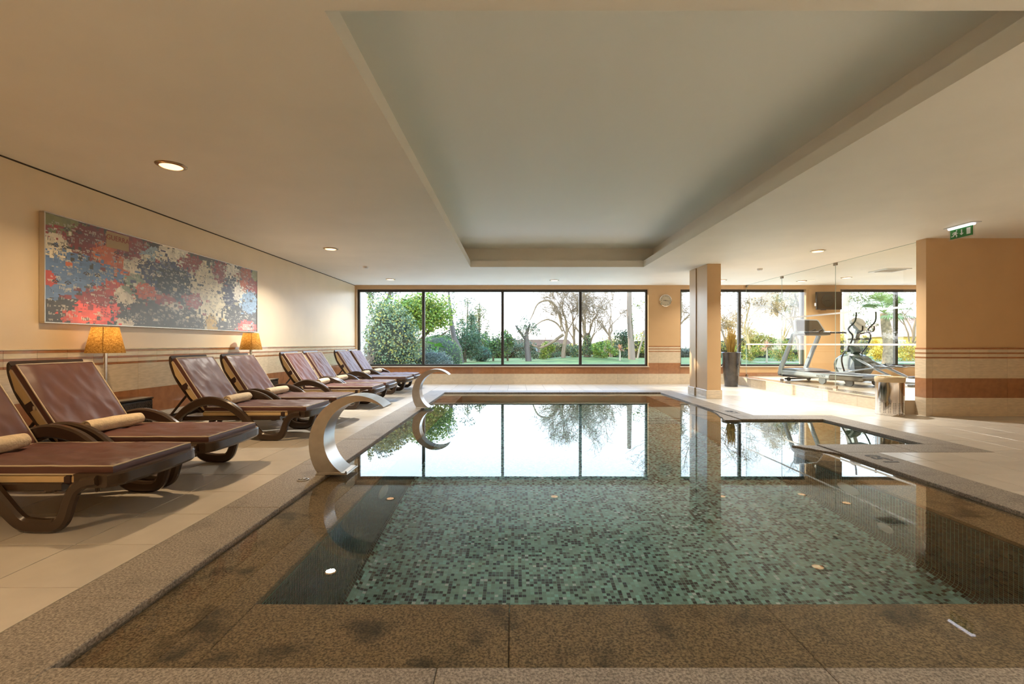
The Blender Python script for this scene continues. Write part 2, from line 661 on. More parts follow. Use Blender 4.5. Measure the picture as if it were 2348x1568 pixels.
for n, (a, b, mull) in enumerate(WINS):
    w = struct('window_%d' % (n + 1))
    y0, y1 = YB + 0.10, YB + 0.18
    f = MB()
    t = 0.055
    f.cbox(a, b, y0, y1, WZ0, WZ0 + t, 0.004)
    f.cbox(a, b, y0, y1, WZ1 - t - 0.01, WZ1, 0.004)
    f.cbox(a, a + t, y0, y1, WZ0 + t, WZ1 - t, 0.004)
    f.cbox(b - t, b, y0, y1, WZ0 + t, WZ1 - t, 0.004)
    f.build('frame', FRAME, w)
    for x in mull:
        MB().cbox(x - 0.037, x + 0.037, y0 - 0.005, y1, WZ0 + t, WZ1 - t, 0.004).build('mullion', FRAME, w)
    xs = [a + t] + list(mull) + [b - t]
    for i in range(len(xs) - 1):
        p = xs[i] + (0.037 if i else 0)
        q = xs[i + 1] - (0.037 if i < len(xs) - 2 else 0)
        MB().add([(p, y0 + .04, WZ0 + t), (q, y0 + .04, WZ0 + t), (q, y0 + .04, WZ1 - t), (p, y0 + .04, WZ1 - t)], [(0, 1, 2, 3)]).build('pane', GLASS, w)
    MB().cbox(a - 0.02 if n else a, b + 0.02, YB - 0.03, YB + 0.10, WZ0 - 0.018, WZ0 + 0.004, 0.004).build('sill', mat('sill_stone', (0.60, 0.49, 0.36), 0.35), w)

# right hand wall block (end of the glass partition), its side, and the outer walls
wr_ = struct('wall_right')
MB().box(6.13, XG + .2, 6.88, 7.05, -0.1, CZ).build('plaster', PAINT, wr_)
dado(wr_, 'x', 6.88, 6.12, XR, -1, phase=6.22)
dado(wr_, 'y', 6.13, 6.87, 7.06, -1, phase=6.80)
wo_ = struct('wall_side')
MB().box(XR, XR + 0.2, YF - .2, 6.88, -0.1, CZ).build('plaster', PAINT, wo_)
MB().box(XG, XG + 0.2, 7.05, YB + .3, -0.1, CZ).build('gym_plaster', PAINT, wo_)
wf_ = struct('wall_front')
MB().box(XL - .2, XR + .2, YF - 0.2, YF, -0.1, CZ).build('plaster', PAINT, wf_)

# free-standing column by the pool
colm = struct('column')
MB().box(3.79, 4.06, 9.08, 9.60, 0, CZ).build('shaft', PAINT, colm)
MB().box(3.775, 4.06, 9.615, 9.95, 0, CZ).build('rear_shaft', PAINT, colm)
MB().cbox(3.77, 4.08, 9.06, 9.602, 0, 0.17, 0.004).build('plinth', CREAM, colm)
MB().cbox(3.745, 4.08, 9.612, 9.97, 0, 0.17, 0.004).build('plinth', CREAM, colm)

# ---------------------------------------------------------------- pool
pool = struct('pool_basin')
cop = struct('pool_coping')


def slab_run(parent, x0, x1, y0, y1, along, L, z0, z1, m, name='slab'):
    lo, hi = (x0, x1) if along == 'x' else (y0, y1)
    n = max(1, round((hi - lo) / L))
    for i in range(n):
        a, b = lo + (hi - lo) * i / n + 0.0012, lo + (hi - lo) * (i + 1) / n - 0.0012
        bx = (a, b, y0, y1) if along == 'x' else (x0, x1, a, b)
        dz = rnd.uniform(-0.0006, 0.0006)
        MB().cbox(*bx, z0, z1 + dz, 0.004).build(name, m, parent)


CT = 0.001
slab_run(cop, WX0 - CW, WX0, WY0 - CW - 0.3, WY1 + 0.40, 'y', 1.15, -0.09, CT, GRANITE)
slab_run(cop, WX0, WX1 + CW, WY0 - CW - 0.3, WY0, 'x', 1.35, -0.09, CT, GRANITE)
slab_run(cop, WX0, WX1 + CW, WY1, WY1 + 0.40, 'x', 1.2, -0.09, CT, GRANITE)
slab_run(cop, WX1, WX1 + CW, WY0, 4.60, 'y', 1.05, -0.09, CT, GRANITE)
slab_run(cop, WX1, BX1 + CW, 4.60, BY0, 'x', 0.9, -0.09, CT, GRANITE)
slab_run(cop, BX1, BX1 + CW, BY0, BY1, 'y', 0.85, -0.09, CT, GRANITE)
slab_run(cop, WX1, BX1 + CW, BY1, BY1 + CW, 'x', 0.8, -0.09, CT, GRANITE)
slab_run(cop, WX1, WX1 + CW, BY1 + CW, WY1, 'y', 1.0, -0.09, CT, GRANITE)
# submerged granite ledge
LZ = -0.050
slab_run(pool, WX0, WX0 + RW, WY0, WY1, 'y', 1.25, -0.115, LZ, GRANITE_W, 'ledge_slab')
slab_run(pool, WX0 + RW, WX1, WY0, WY0 + RW, 'x', 1.2, -0.115, LZ, GRANITE_W, 'ledge_slab')
slab_run(pool, WX1 - RW, WX1, WY0 + RW, BY0, 'y', 1.05, -0.115, LZ, GRANITE_W, 'ledge_slab')
slab_run(pool, WX1 - RW, WX1, BY1, WY1 - RW, 'y', 1.1, -0.115, LZ, GRANITE_W, 'ledge_slab')
slab_run(pool, WX0 + RW, WX1, WY1 - RW, WY1, 'x', 1.2, -0.115, LZ, GRANITE_W, 'ledge_slab')
# pieces of the ledge that stand clear of the water at the corners
WZ = -0.024
def jag(pts, k, amp):
    out = []
    for i in range(len(pts) - 1):
        for j in range(k):
            t = j / k
            out.append(tuple(a + (b - a) * t + rnd.uniform(-amp, amp) for a, b in zip(pts[i], pts[i + 1])))
    out.append(pts[-1])
    return out
MB().prism([(WX1, BY0), *jag([(2.99, BY0), (WX1, 4.58)], 14, 0.008)], -0.05, -0.012).build('ledge_slab', GRANITE, pool)
MB().prism([(WX1, 7.55), *jag([(WX1, 7.55), (3.02, BY1)], 14, 0.008), (WX1, BY1)], -0.05, -0.012).build('ledge_slab', GRANITE, pool)

# mosaic lining: real little tiles over a grout shell, following wall - cove - floor - cove - wall
PZ = -1.25
MP = 0.0268
mx0, mx1, my0, my1 = WX0 + RW, WX1 - RW, WY0 + RW, WY1 - RW
cr = 0.12
prof = []
prof += [((mx0, z), (1, 0)) for z in np.arange(-0.115, PZ + cr, -MP)]
for a in np.arange(0, PI / 2, MP / cr):
    prof.append(((mx0 + cr - cr * math.cos(a), PZ + cr - cr * math.sin(a)), (math.cos(a), math.sin(a))))
prof += [((x, PZ), (0, 1)) for x in np.arange(mx0 + cr, mx1 - cr, MP)]
for a in np.arange(PI / 2, 0, -MP / cr):
    prof.append(((mx1 - cr + cr * math.cos(a), PZ + cr - cr * math.sin(a)), (-math.cos(a), math.sin(a))))
prof += [((mx1, z), (-1, 0)) for z in np.arange(PZ + cr, -0.115, MP)]
pp = np.array([p for p, _ in prof]); pn = np.array([n_ for _, n_ in prof])
shell = MB()
m_ = len(pp)
shell.add([(x, yy, z) for (x, z) in pp for yy in (my0, my1)], [(2 * i, 2 * i + 1, 2 * i + 3, 2 * i + 2) for i in range(m_ - 1)])
shell.add([(x, my1, z) for (x, z) in ((mx0, -0.115), (mx1, -0.115), (mx1, PZ), (mx0, PZ))], [(0, 1, 2, 3)])
shell.add([(x, my0, z) for (x, z) in ((mx0, -0.115), (mx1, -0.115), (mx1, PZ), (mx0, PZ))], [(3, 2, 1, 0)])
MGROUT = mat('mosaic_grout', (0.34, 0.62, 0.52), 0.7)
shell.build('grout_shell', MGROUT, pool)
tank = MB()
for (a, b, c, d_) in ((mx0 - .9, mx0 - .006, my0 - .9, my1 + .9), (mx1 + .006, BX1 + .9, my0 - .9, BY0 - .006), (mx1 + .006, BX1 + .9, BY1 + .006, my1 + .9),
                      (BX1 + .006, BX1 + .9, BY0 - .006, BY1 + .006), (mx0 - .006, mx1 + .006, my0 - .9, my0 - .006), (mx0 - .006, mx1 + .006, my1 + .006, my1 + .9)):
    tank.box(a, b, c, d_, PZ - .1, -0.1165)
tank.box(mx0 - .9, mx1 + .9, my0 - .9, my1 + .9, PZ - .2, PZ - .006)
tank.build('concrete_tank', mat('concrete', (0.10, 0.095, 0.085), 0.9), pool)
ys = np.arange(my0, my1 - MP, MP)
i0 = np.repeat(np.arange(m_ - 1), len(ys)); yy = np.tile(ys, m_ - 1)
gp = 0.0016
d = pp[1:] - pp[:-1]; d /= np.linalg.norm(d, axis=1, keepdims=True) + 1e-9
nn = (pn[1:] + pn[:-1]) / 2
A = pp[i0] + d[i0] * gp + nn[i0] * 0.002
B = pp[i0 + 1] - d[i0] * gp + nn[i0] * 0.002
N = len(i0)
V = np.zeros((N, 4, 3), np.float32)
V[:, 0] = np.stack([A[:, 0], yy + gp, A[:, 1]], 1); V[:, 1] = np.stack([B[:, 0], yy + gp, B[:, 1]], 1)
V[:, 2] = np.stack([B[:, 0], yy + MP - gp, B[:, 1]], 1); V[:, 3] = np.stack([A[:, 0], yy + MP - gp, A[:, 1]], 1)
# each tile sits a hair uneven
V += nn[i0][:, None, [0, 0, 1]] * np.array([1, 0, 1])[None, None] * nrng.uniform(0, 0.0008, (N, 4, 1))
pal = np.array([(0.020, 0.024, 0.022), (0.12, 0.16, 0.14), (0.30, 0.50, 0.45), (0.38, 0.62, 0.56), (0.42, 0.74, 0.68), (0.80, 0.95, 0.95)])
pick = nrng.choice(6, N, p=[0.20, 0.16, 0.28, 0.20, 0.13, 0.03])
tint = 1.12 * pal[pick] * nrng.uniform(0.85, 1.15, (N, 1))
side = np.abs(nn[i0][:, 0]) > 0.75                      # side wall tiles take a darker palette
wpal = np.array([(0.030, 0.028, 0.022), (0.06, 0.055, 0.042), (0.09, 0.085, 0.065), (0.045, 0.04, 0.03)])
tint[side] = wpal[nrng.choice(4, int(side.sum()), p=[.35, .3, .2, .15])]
MOS = attr_mat('mosaic_glass', 0.18, 0.0, 0.5)
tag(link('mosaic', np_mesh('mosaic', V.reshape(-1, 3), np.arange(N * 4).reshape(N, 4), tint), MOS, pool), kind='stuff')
# side bay floor and sides
bay = MB()
bay.add([(mx1 + .001, BY0, -0.62), (BX1, BY0, -0.62), (BX1, BY1, -0.62), (mx1 + .001, BY1, -0.62), (BX1, BY0, -0.1), (BX1, BY1, -0.1), (mx1 + .001, BY0, -0.1), (mx1 + .001, BY1, -0.1)],
        [(0, 1, 2, 3), (1, 4, 5, 2), (0, 6, 4, 1), (3, 2, 5, 7)])
bay.build('bay_lining', mat('bay_mosaic', (0.20, 0.25, 0.19), 0.3, var=0.6, vscale=30), pool)
# round pool lights and inlets on the side walls
def wall_disc(x, y, z, r, sgn, name):
    M = Matrix.Translation((x, y, z)) @ Matrix.Rotation(sgn * PI / 2, 4, 'Y')
    MB().lathe([(0.0, 0.03), (r * 0.7, 0.028), (r, 0.015), (r * 1.02, 0.0)], 28, M=M, cap=False).build(name, WHITE, pool)
wall_disc(mx0, 3.89, -0.46, 0.12, 1, 'underwater_lamp')
wall_disc(mx1, 3.88, -0.44, 0.12, -1, 'underwater_lamp')
wall_disc(mx1, 3.49, -0.92, 0.07, -1, 'inlet')
# water
wmat = bpy.data.materials.new('pool_water')
wmat.use_nodes = True
nt = wmat.node_tree
nt.nodes.clear()
out = nt.nodes.new('ShaderNodeOutputMaterial')
gl = nt.nodes.new('ShaderNodeBsdfGlass')
gl.inputs['IOR'].default_value = 1.333
gl.inputs['Roughness'].default_value = 0.0
gl.inputs['Color'].default_value = (0.97, 1.0, 0.99, 1)
tcw = nt.nodes.new('ShaderNodeTexCoord')
nz = nt.nodes.new('ShaderNodeTexNoise')
nz.inputs['Scale'].default_value = 2.2
nz.inputs['Detail'].default_value = 1.5
bw = nt.nodes.new('ShaderNodeBump')
bw.inputs['Strength'].default_value = 0.003
bw.inputs['Distance'].default_value = 0.05
nt.links.new(tcw.outputs['Object'], nz.inputs['Vector'])
nt.links.new(nz.outputs['Fac'], bw.inputs['Height'])
nt.links.new(bw.outputs[0], gl.inputs['Normal'])
nt.links.new(gl.outputs[0], out.inputs['Surface'])
MATS['water'] = wmat
mb = MB()
mb.add([(WX0, WY0, WZ), (WX1, WY0, WZ), (WX1, WY1, WZ), (WX0, WY1, WZ)], [(0, 1, 2, 3)])
mb.add([(WX1, BY0, WZ), (BX1, BY0, WZ), (BX1, BY1, WZ), (WX1, BY1, WZ)], [(0, 1, 2, 3)])
water = mb.build('water', wmat, pool)

# depth mark let into the coping, read from the deck
for (x, yv, rz) in ((3.45, 4.33, PI / 2), (3.45, 7.3, PI / 2)):
    me = text_mesh('1.50', 0.18, 0.0006, bold=0.005)
    o = link('depth_mark', me, mat('mark_grey', (0.045, 0.042, 0.04), 0.6), cop, (x, yv, CT + 0.0015))
    o.rotation_euler = (0, 0, rz)
# ---------------------------------------------------------------- loungers
OX = -3.10                                   # lounger origin; local x grows towards the pool


def L(pts):
    return [(x - OX, z) for x, z in pts]


def wrinkle(u, v, seed):
    """height of creases on a cushion, u along, v across (metres)"""
    h = 0.0
    for k, (sx, sy, a) in enumerate(((2.2, 7.5, 0.012), (4.5, 14.0, 0.008))):
        q = mnoise.noise(Vector((u * sx + seed, v * sy + u * 2.0, seed * 1.7 + k)))
        h += a * (0.6 - abs(q) ** 0.7 * 1.9)
    return h


def cushion(x0, x1, hw, t, seed, nx=44, ny=26):
    """soft box in its own frame: x along, y across, z up from 0 to t"""
    vs, fs = [], []
    for i in range(nx + 1):
        for j in range(ny + 1):
            u, v = i / nx, j / ny
            x = x0 + (x1 - x0) * u
            y = -hw + 2 * hw * v
            e = min(min(u, 1 - u) * (x1 - x0), min(v, 1 - v) * 2 * hw)
            edge = min(1.0, e / 0.05)
            z = t - 0.012 * (1 - edge) ** 2 + (wrinkle(x, y, seed) - 0.002) * min(1, 0.25 + edge)
            vs.append((x, y, z))
    idx = lambda i, j: i * (ny + 1) + j
    for i in range(nx):
        for j in range(ny):
            fs.append((idx(i, j), idx(i + 1, j), idx(i + 1, j + 1), idx(i, j + 1)))
    rim = [idx(i, 0) for i in range(nx + 1)] + [idx(nx, j) for j in range(1, ny + 1)] + [idx(i, ny) for i in range(nx - 1, -1, -1)] + [idx(0, j) for j in range(ny - 1, 0, -1)]
    o = len(vs)
    cx, cy = (x0 + x1) / 2, 0
    for r in rim:
        x, y, z = vs[r]
        vs.append((x + (0.006 if x > cx else -0.006) * (abs(x - cx) > (x1 - x0) / 2 - 1e-4), y + (0.006 if y > 0 else -0.006) * (abs(y) > hw - 1e-4), t * 0.5))
    o2 = len(vs)
    for r in rim:
        x, y, z = vs[r]
        vs.append((x, y, 0.0))
    n = len(rim)
    for k in range(n):
        k2 = (k + 1) % n
        fs.append((rim[k2], rim[k], o + k, o + k2))
        fs.append((o + k2, o + k, o2 + k, o2 + k2))
    fs.append(tuple(o2 + k for k in range(n - 1, -1, -1)))
    loop = [vs[r] for r in rim]
    return vs, fs, loop


def make_lounger(label, group):
    t = thing('sun_lounger', label, 'sun lounger', (OX, 0, 0), 0, group)
    HW = 0.335
    ZS = 0.318                                # underside of the seat cushion
    TH = 0.062
    # seat cushion
    vs, fs, loop = cushion(-3.47 - OX, -2.335 - OX, HW - 0.015, TH, 3.3)
    vs = [(x, y, z + ZS) for x, y, z in vs]
    me = MB().add(vs, fs, True)
    seat = me.build('seat_cushion', FABRIC, t, sharp=50)
    pm = MB()
    top = [(x, y, z + ZS + 0.002) for x, y, z in loop]
    pm.tube(top[::2] + [top[0]], 0.0048, 6, cap=False)
    bot = [(x * 1.0, y * 1.01, ZS + 0.003) for x, y, z in loop]
    pm.tube(bot[::3] + [bot[0]], 0.0048, 6, cap=False)
    pm.build('piping', PIPING, seat)
    # back cushion
    ang = math.radians(57)
    M = Matrix.Translation((-3.475 - OX, 0, ZS + 0.02)) @ Matrix.Rotation(-(PI - ang), 4, 'Y') @ Matrix.Scale(-1, 4, (0, 0, 1))
    vs, fs, loop = cushion(0.0, 0.66, HW - 0.015, TH, 9.1, 34, 26)
    vs2 = [M @ Vector(p) for p in vs]
    bk = MB().add(vs2, [tuple(reversed(f)) for f in fs], True).build('back_cushion', FABRIC, t, sharp=50)
    pm = MB()
    lp = [M @ Vector((x, y, z + 0.002)) for x, y, z in loop]
    pm.tube(lp[::2] + [lp[0]], 0.0048, 6, cap=False)
    lp = [M @ Vector((x, y * 1.01, 0.003)) for x, y, z in loop]
    pm.tube(lp[::3] + [lp[0]], 0.0048, 6, cap=False)
    pm.build('piping', PIPING, bk)
    # cream underlay with its brown retaining straps and a small care tag
    ul = MB()
    ul.cbox(-3.50 - OX, -2.50 - OX, -HW + 0.012, HW - 0.012, ZS - 0.055, ZS - 0.002, 0.012)
    u1 = ul.build('seat_underlay', UNDER, t)
    MB().cbox(-2.625 - OX, -2.565 - OX, -HW + 0.007, HW - 0.007, ZS - 0.058, ZS - 0.001, 0.012).build('strap', STRAP, u1)
    ub = MB()
    ub.prism([(0.0, -0.012), (0.0, -0.002), (0.655, -0.002), (0.645, -0.02), (0.50, -0.062), (0.2, -0.055)], -HW + 0.012, HW - 0.012, 'y', M)
    u2 = ub.build('back_underlay', UNDER, t)
    MB().prism([(0.30, -0.001), (0.365, -0.001), (0.365, -0.066), (0.30, -0.064)], -HW + 0.006, HW - 0.006, 'y', M).build('strap', STRAP, u2)
    MB().prism([(0.285, -0.005), (0.31, 0.012), (0.32, -0.002), (0.298, -0.016)], -HW + 0.004, -HW - 0.002, 'y', M).build('care_tag', PIPING, u2)
    # reclining back frame of resin with rounded head end
    bf = MB()
    bf.sweep([(M @ Vector((u, 0, w))).xz for u, w in crom([(0.0, -0.045), (0.2, -0.082), (0.45, -0.092), (0.62, -0.06), (0.70, -0.02), (0.705, 0.0)], 4)],
             -HW + 0.03, HW - 0.03, 0.034)
    bf.build('back_frame', RESIN, t)
    st = MB()
    for s in (-1, 1):
        st.tube([M @ Vector((0.30, s * 0.2, -0.09)), (-3.93 - OX, s * 0.2, 0.27)], 0.013, 8)
    st.tube([(-3.93 - OX, -0.27, 0.262), (-3.93 - OX, 0.27, 0.262)], 0.013, 8)
    st.build('back_strut', RESIN, t)
    # rails of the bed
    fr = MB()
    for s in (-1, 1):
        y0, y1 = (HW - 0.02, HW + 0.03) if s > 0 else (-HW - 0.03, -HW + 0.02)
        fr.sweep(L([(-4.02, 0.235), (-3.80, 0.24), (-3.2, 0.245), (-2.62, 0.25)]), min(y0 - s * .03, y1 - s * .03), max(y0 - s * .03, y1 - s * .03), 0.05)
    for x in (-3.98, -3.55, -3.1, -2.7):
        fr.cbox(x - 0.03 - OX, x + 0.03 - OX, -HW, HW, 0.215, 0.258, 0.008)
    fr.build('bed_frame', RESIN, t)
    # broad foot rail: bowed in plan, wraps the foot end
    fo = MB()
    outer, inner = [], []
    for k in range(21):
        a = -1 + 2 * k / 20
        bow = 0.035 * (1 - a * a)
        outer.append((-2.300 - OX + bow * 0.9 - 0.030 * max(0, abs(a) - 0.86) / 0.14, a * (HW + 0.03)))
        inner.append((-2.40 - OX, a * (HW - 0.03)))
    pts = [(-2.52 - OX, -HW - 0.03)] + outer + [(-2.52 - OX, HW + 0.03), (-2.52 - OX, HW - 0.03)] + inner[::-1] + [(-2.52 - OX, -HW + 0.03)]
    n = len(pts)
    vs = [(x - 0.012, y * 0.985, 0.252) for x, y in pts] + [(x, y, 0.268) for x, y in pts] + [(x, y, 0.322) for x, y in pts] + [(x - 0.008, y * 0.99, 0.332) for x, y in pts]
    fs = [tuple(range(n - 1, -1, -1)), tuple(range(3 * n, 4 * n))]
    for k in range(3):
        fs += [(k * n + i, k * n + (i + 1) % n, (k + 1) * n + (i + 1) % n, (k + 1) * n + i) for i in range(n)]
    fo.add(vs, fs, True)
    fo.build('foot_rail', RESIN, t, sharp=28)
    MB().tube([(-2.47 - OX, -0.27, 0.26), (-2.47 - OX, -0.27, 0.205)], 0.011, 10).build('stud', RESIN, t)
    # arm arches that run down into U-shaped front legs, and plain rear legs
    arch = crom(L([(-3.83, 0.09), (-3.77, 0.205), (-3.66, 0.325), (-3.52, 0.415), (-3.37, 0.444), (-3.20, 0.405), (-3.06, 0.315), (-2.955, 0.205)]), 5)
    leg = crom(L([(-2.99, 0.245), (-2.92, 0.165), (-2.855, 0.092), (-2.805, 0.053), (-2.74, 0.041), (-2.67, 0.0385), (-2.615, 0.046), (-2.575, 0.085), (-2.545, 0.175), (-2.512, 0.245), (-2.455, 0.285), (-2.38, 0.298)]), 5)
    rear = crom(L([(-3.81, 0.14), (-3.845, 0.07), (-3.87, 0.0)]), 3)
    for s in (-1, 1):
        y0, y1 = (HW, HW + 0.06) if s > 0 else (-HW - 0.06, -HW)
        n = len(arch)
        MB().sweep(arch, y0, y1, [0.066 + 0.028 * math.sin(PI * i / n) ** 2 + 0.012 * (i / n) for i in range(n)], 0.014).build('arm_rest', RESIN, t)
        n = len(leg)
        MB().sweep(leg, y0 + 0.004, y1 - 0.004, [0.094 - 0.016 * min(1, i / (n * 0.4)) - 0.020 * max(0, i / n - .5) * 2 for i in range(n)], 0.014).build('leg', RESIN, t)
        MB().sweep(rear, y0 + 0.004, y1 - 0.004, 0.05, 0.012).build('leg', RESIN, t)
    return t


LOUNGE_Y = [3.01, 3.84, 5.52, 6.42, 7.96, 8.80, 10.24, 11.10]
LOUNGE_L = ['plum cushioned brown lounger nearest the camera, cut by the left frame edge',
            'plum cushioned brown lounger in front of the first glowing lamp, second from the camera',
            'plum cushioned lounger third from the camera, beyond the first woven side table',
            'plum cushioned lounger fourth from the camera, before the second glowing lamp',
            'plum cushioned lounger fifth from the camera, half behind the nearer steel water spout',
            'plum cushioned lounger sixth from the camera, third from the window wall',
            'plum cushioned lounger seventh from the camera, second from the window wall',
            'plum cushioned lounger farthest from the camera, right beside the window wall']
LG = 'loungers in a row along the left wall'
lg0 = make_lounger(LOUNGE_L[0], LG)
for i, yv in enumerate(LOUNGE_Y):
    dy = rnd.uniform(-0.01, 0.01)
    if i == 0:
        lg0.location = (OX, yv, 0)
    else:
        dup(lg0, (OX + rnd.uniform(-0.02, 0.02), yv + dy, 0), rnd.uniform(-0.012, 0.012), LOUNGE_L[i])

# rolled towels, one on each lounger
def make_towel(seed, length):
    mb = MB()
    n, r = 22, 0.056
    rings = 12
    vs = []
    for k in range(rings + 1):
        u = k / rings
        yv = (u - 0.5) * length
        rr = r * (1 - 0.10 * abs(2 * u - 1) ** 4)
        for j in range(n):
            a = 2 * PI * j / n
            q = rr * (1 + 0.07 * mnoise.noise(Vector((math.cos(a) * 1.5, math.sin(a) * 1.5, yv * 9 + seed))))
            z = max(-r * 0.86, q * math.sin(a) * 0.92)
            vs.append((q * math.cos(a) * 1.06, yv, z + r * 0.86))
    fs = []
    for k in range(rings):
        for j in range(n):
            fs.append((k * n + j, (k + 1) * n + j, (k + 1) * n + (j + 1) % n, k * n + (j + 1) % n))
    # spiral rolled ends
    for k, s in ((0, -1), (rings, 1)):
        o = len(vs)
        for f in (0.78, 0.72, 0.45, 0.39, 0.14):
            dip = {0.78: 0.0, 0.72: -0.012, 0.45: 0.004, 0.39: -0.010, 0.14: 0.004}[f]
            for j in range(n):
                b = vs[k * n + j]
                vs.append((b[0] * f, b[1] + s * dip, (b[2] - r * .86) * f + r * .86))
        prev = k * n
        for q in range(5):
            for j in range(n):
                j2 = (j + 1) % n
                a_, b_, c_, d_ = prev + j, prev + j2, o + q * n + j2, o + q * n + j
                fs.append((a_, b_, c_, d_) if s > 0 else (d_, c_, b_, a_))
            prev = o + q * n
        fs.append(tuple(prev + j for j in range(n)) if s > 0 else tuple(prev + j for j in range(n - 1, -1, -1)))
    mb.add(vs, fs, True)
    return mb


TG = 'rolled towels on the loungers'
TL = ['rolled cream towel on the nearest lounger at the left frame edge', 'rolled cream towel lying whole in view on the second lounger from the camera',
      'rolled cream towel on the third lounger behind its brown arm rest', 'rolled cream towel on the fourth lounger, before the second lamp',
      'rolled cream towel on the fifth lounger from the camera', 'rolled cream towel on the sixth lounger from the camera',
      'rolled cream towel on the seventh lounger, second from the windows', 'rolled cream towel on the farthest lounger beside the windows']
tw0 = None
for i, yv in enumerate(LOUNGE_Y):
    off = -0.14 if i == 0 else (-0.04 if i == 1 else -0.02)
    loc = (-3.29, yv + off, 0.386)
    if tw0 is None:
        tw0 = make_towel(2.0, 0.46).build('rolled_towel', TOWEL, sharp=60)
        tw0.location = loc
        o = tw0
    else:
        o = tw0.copy(); COL.objects.link(o); o.location = loc
    o.rotation_euler = (0, 0, (0.0, -0.10, 0.05, -0.04, 0.08, 0, 0.05, -0.03)[i])
    tag(o, TL[i], 'towel', TG)

# ---------------------------------------------------------------- woven side tables
WEAVE = bpy.data.materials.new('woven_rattan')
WEAVE.use_nodes = True
nt = WEAVE.node_tree
p_ = nt.nodes['Principled BSDF']
p_.inputs['Base Color'].default_value = (0.035, 0.026, 0.02, 1)
p_.inputs['Roughness'].default_value = 0.3
MATS['weave'] = WEAVE


def make_table(label, w=0.46, d=0.40, h=0.52):
    t = thing('side_table', label, 'table', (0, 0, 0), 0, 'woven side tables between the loungers')
    body = MB().cbox(-d / 2, d / 2, -w / 2, w / 2, 0.05, h - 0.02, 0.008).build('body', BLACK, t)
    # strands: rows of small raised ovals on the two sides the room sees
    st = MB()
    nw, nh = 18, 24
    for r in range(nh):
        for c in range(nw):
            off = 0.5 if r % 2 else 0.0
            yc = -w / 2 + (c + 0.25 + off) * w / nw
            if yc > w / 2 - 0.008: continue
            zc = 0.062 + (r + 0.5) * (h - 0.10) / nh
            a, b = w / nw * 0.46, (h - 0.1) / nh * 0.44
            x = d / 2
            st.add([(x, yc - a, zc), (x + 0.004, yc - a * .4, zc - b), (x + 0.004, yc + a * .4, zc - b), (x, yc + a, zc), (x + 0.004, yc + a * .4, zc + b), (x + 0.004, yc - a * .4, zc + b), (x + 0.0075, yc, zc)],
                   [(0, 1, 6), (1, 2, 6), (2, 3, 6), (3, 4, 6), (4, 5, 6), (5, 0, 6)], True)
    for r in range(nh):
        for c in range(15):
            off = 0.5 if r % 2 else 0.0
            xc = -d / 2 + (c + 0.25 + off) * d / 15
            if xc > d / 2 - 0.008: continue
            zc = 0.062 + (r + 0.5) * (h - 0.10) / nh
            a, b = d / 15 * 0.46, (h - 0.1) / nh * 0.44
            yv = -w / 2
            st.add([(xc - a, yv, zc), (xc - a * .4, yv - 0.004, zc - b), (xc + a * .4, yv - 0.004, zc - b), (xc + a, yv, zc), (xc + a * .4, yv - 0.004, zc + b), (xc - a * .4, yv - 0.004, zc + b), (xc, yv - 0.0075, zc)],
                   [(0, 1, 6), (1, 2, 6), (2, 3, 6), (3, 4, 6), (4, 5, 6), (5, 0, 6)], True)
    tag(st.build('woven_strands', WEAVE, body), kind='stuff')
    MB().cbox(-d / 2 - 0.006, d / 2 + 0.006, -w / 2 - 0.006, w / 2 + 0.006, h - 0.02, h, 0.005).build('top', mat('table_glass_top', (0.04, 0.032, 0.026), 0.06, coat=0.5), t)
    for sx in (-1, 1):
        for sy in (-1, 1):
            MB().cbox(sx * (d / 2 - .035) - .02, sx * (d / 2 - .035) + .02, sy * (w / 2 - .035) - .02, sy * (w / 2 - .035) + .02, 0.0, 0.052, 0.004).build('foot', BLACK, t)
    return t


tb = make_table('woven dark side table under the first lamp, nearest the camera')
tb.location = (-4.02, 4.66, 0)
dup(tb, (-4.02, 7.26, 0), 0, 'woven dark side table under the second lamp, below the right end of the painting')
dup(tb, (-4.02, 9.52, 0), 0, 'woven dark side table without a lamp, farthest along the left wall')

# ---------------------------------------------------------------- table lamps
SHADE = bpy.data.materials.new('lamp_shade_weave')
SHADE.use_nodes = True
nt = SHADE.node_tree
nt.nodes.clear()
so = nt.nodes.new('ShaderNodeOutputMaterial')
sdif = nt.nodes.new('ShaderNodeBsdfDiffuse'); stl = nt.nodes.new('ShaderNodeBsdfTranslucent'); smx = nt.nodes.new('ShaderNodeMixShader')
stc = nt.nodes.new('ShaderNodeTexCoord')
w1 = nt.nodes.new('ShaderNodeTexNoise'); w1.inputs['Scale'].default_value = 110
w2 = nt.nodes.new('ShaderNodeTexNoise'); w2.inputs['Scale'].default_value = 110
m1 = nt.nodes.new('ShaderNodeMapping'); m1.inputs['Scale'].default_value = (.25, .25, 3.2)
m2 = nt.nodes.new('ShaderNodeMapping'); m2.inputs['Scale'].default_value = (3.0, 3.0, .22)
nt.links.new(stc.outputs['Object'], m1.inputs[0]); nt.links.new(stc.outputs['Object'], m2.inputs[0])
mm = nt.nodes.new('ShaderNodeMath'); mm.operation = 'MULTIPLY'
rr_ = nt.nodes.new('ShaderNodeValToRGB')
rr_.color_ramp.elements[0].position = .16; rr_.color_ramp.elements[1].position = .36
rr_.color_ramp.elements[0].color = (0.20, 0.10, 0.022, 1); rr_.color_ramp.elements[1].color = (0.60, 0.38, 0.13, 1)
nt.links.new(m1.outputs[0], w1.inputs['Vector']); nt.links.new(m2.outputs[0], w2.inputs['Vector'])
nt.links.new(w1.outputs['Fac'], mm.inputs[0]); nt.links.new(w2.outputs['Fac'], mm.inputs[1]); nt.links.new(mm.outputs[0], rr_.inputs[0])
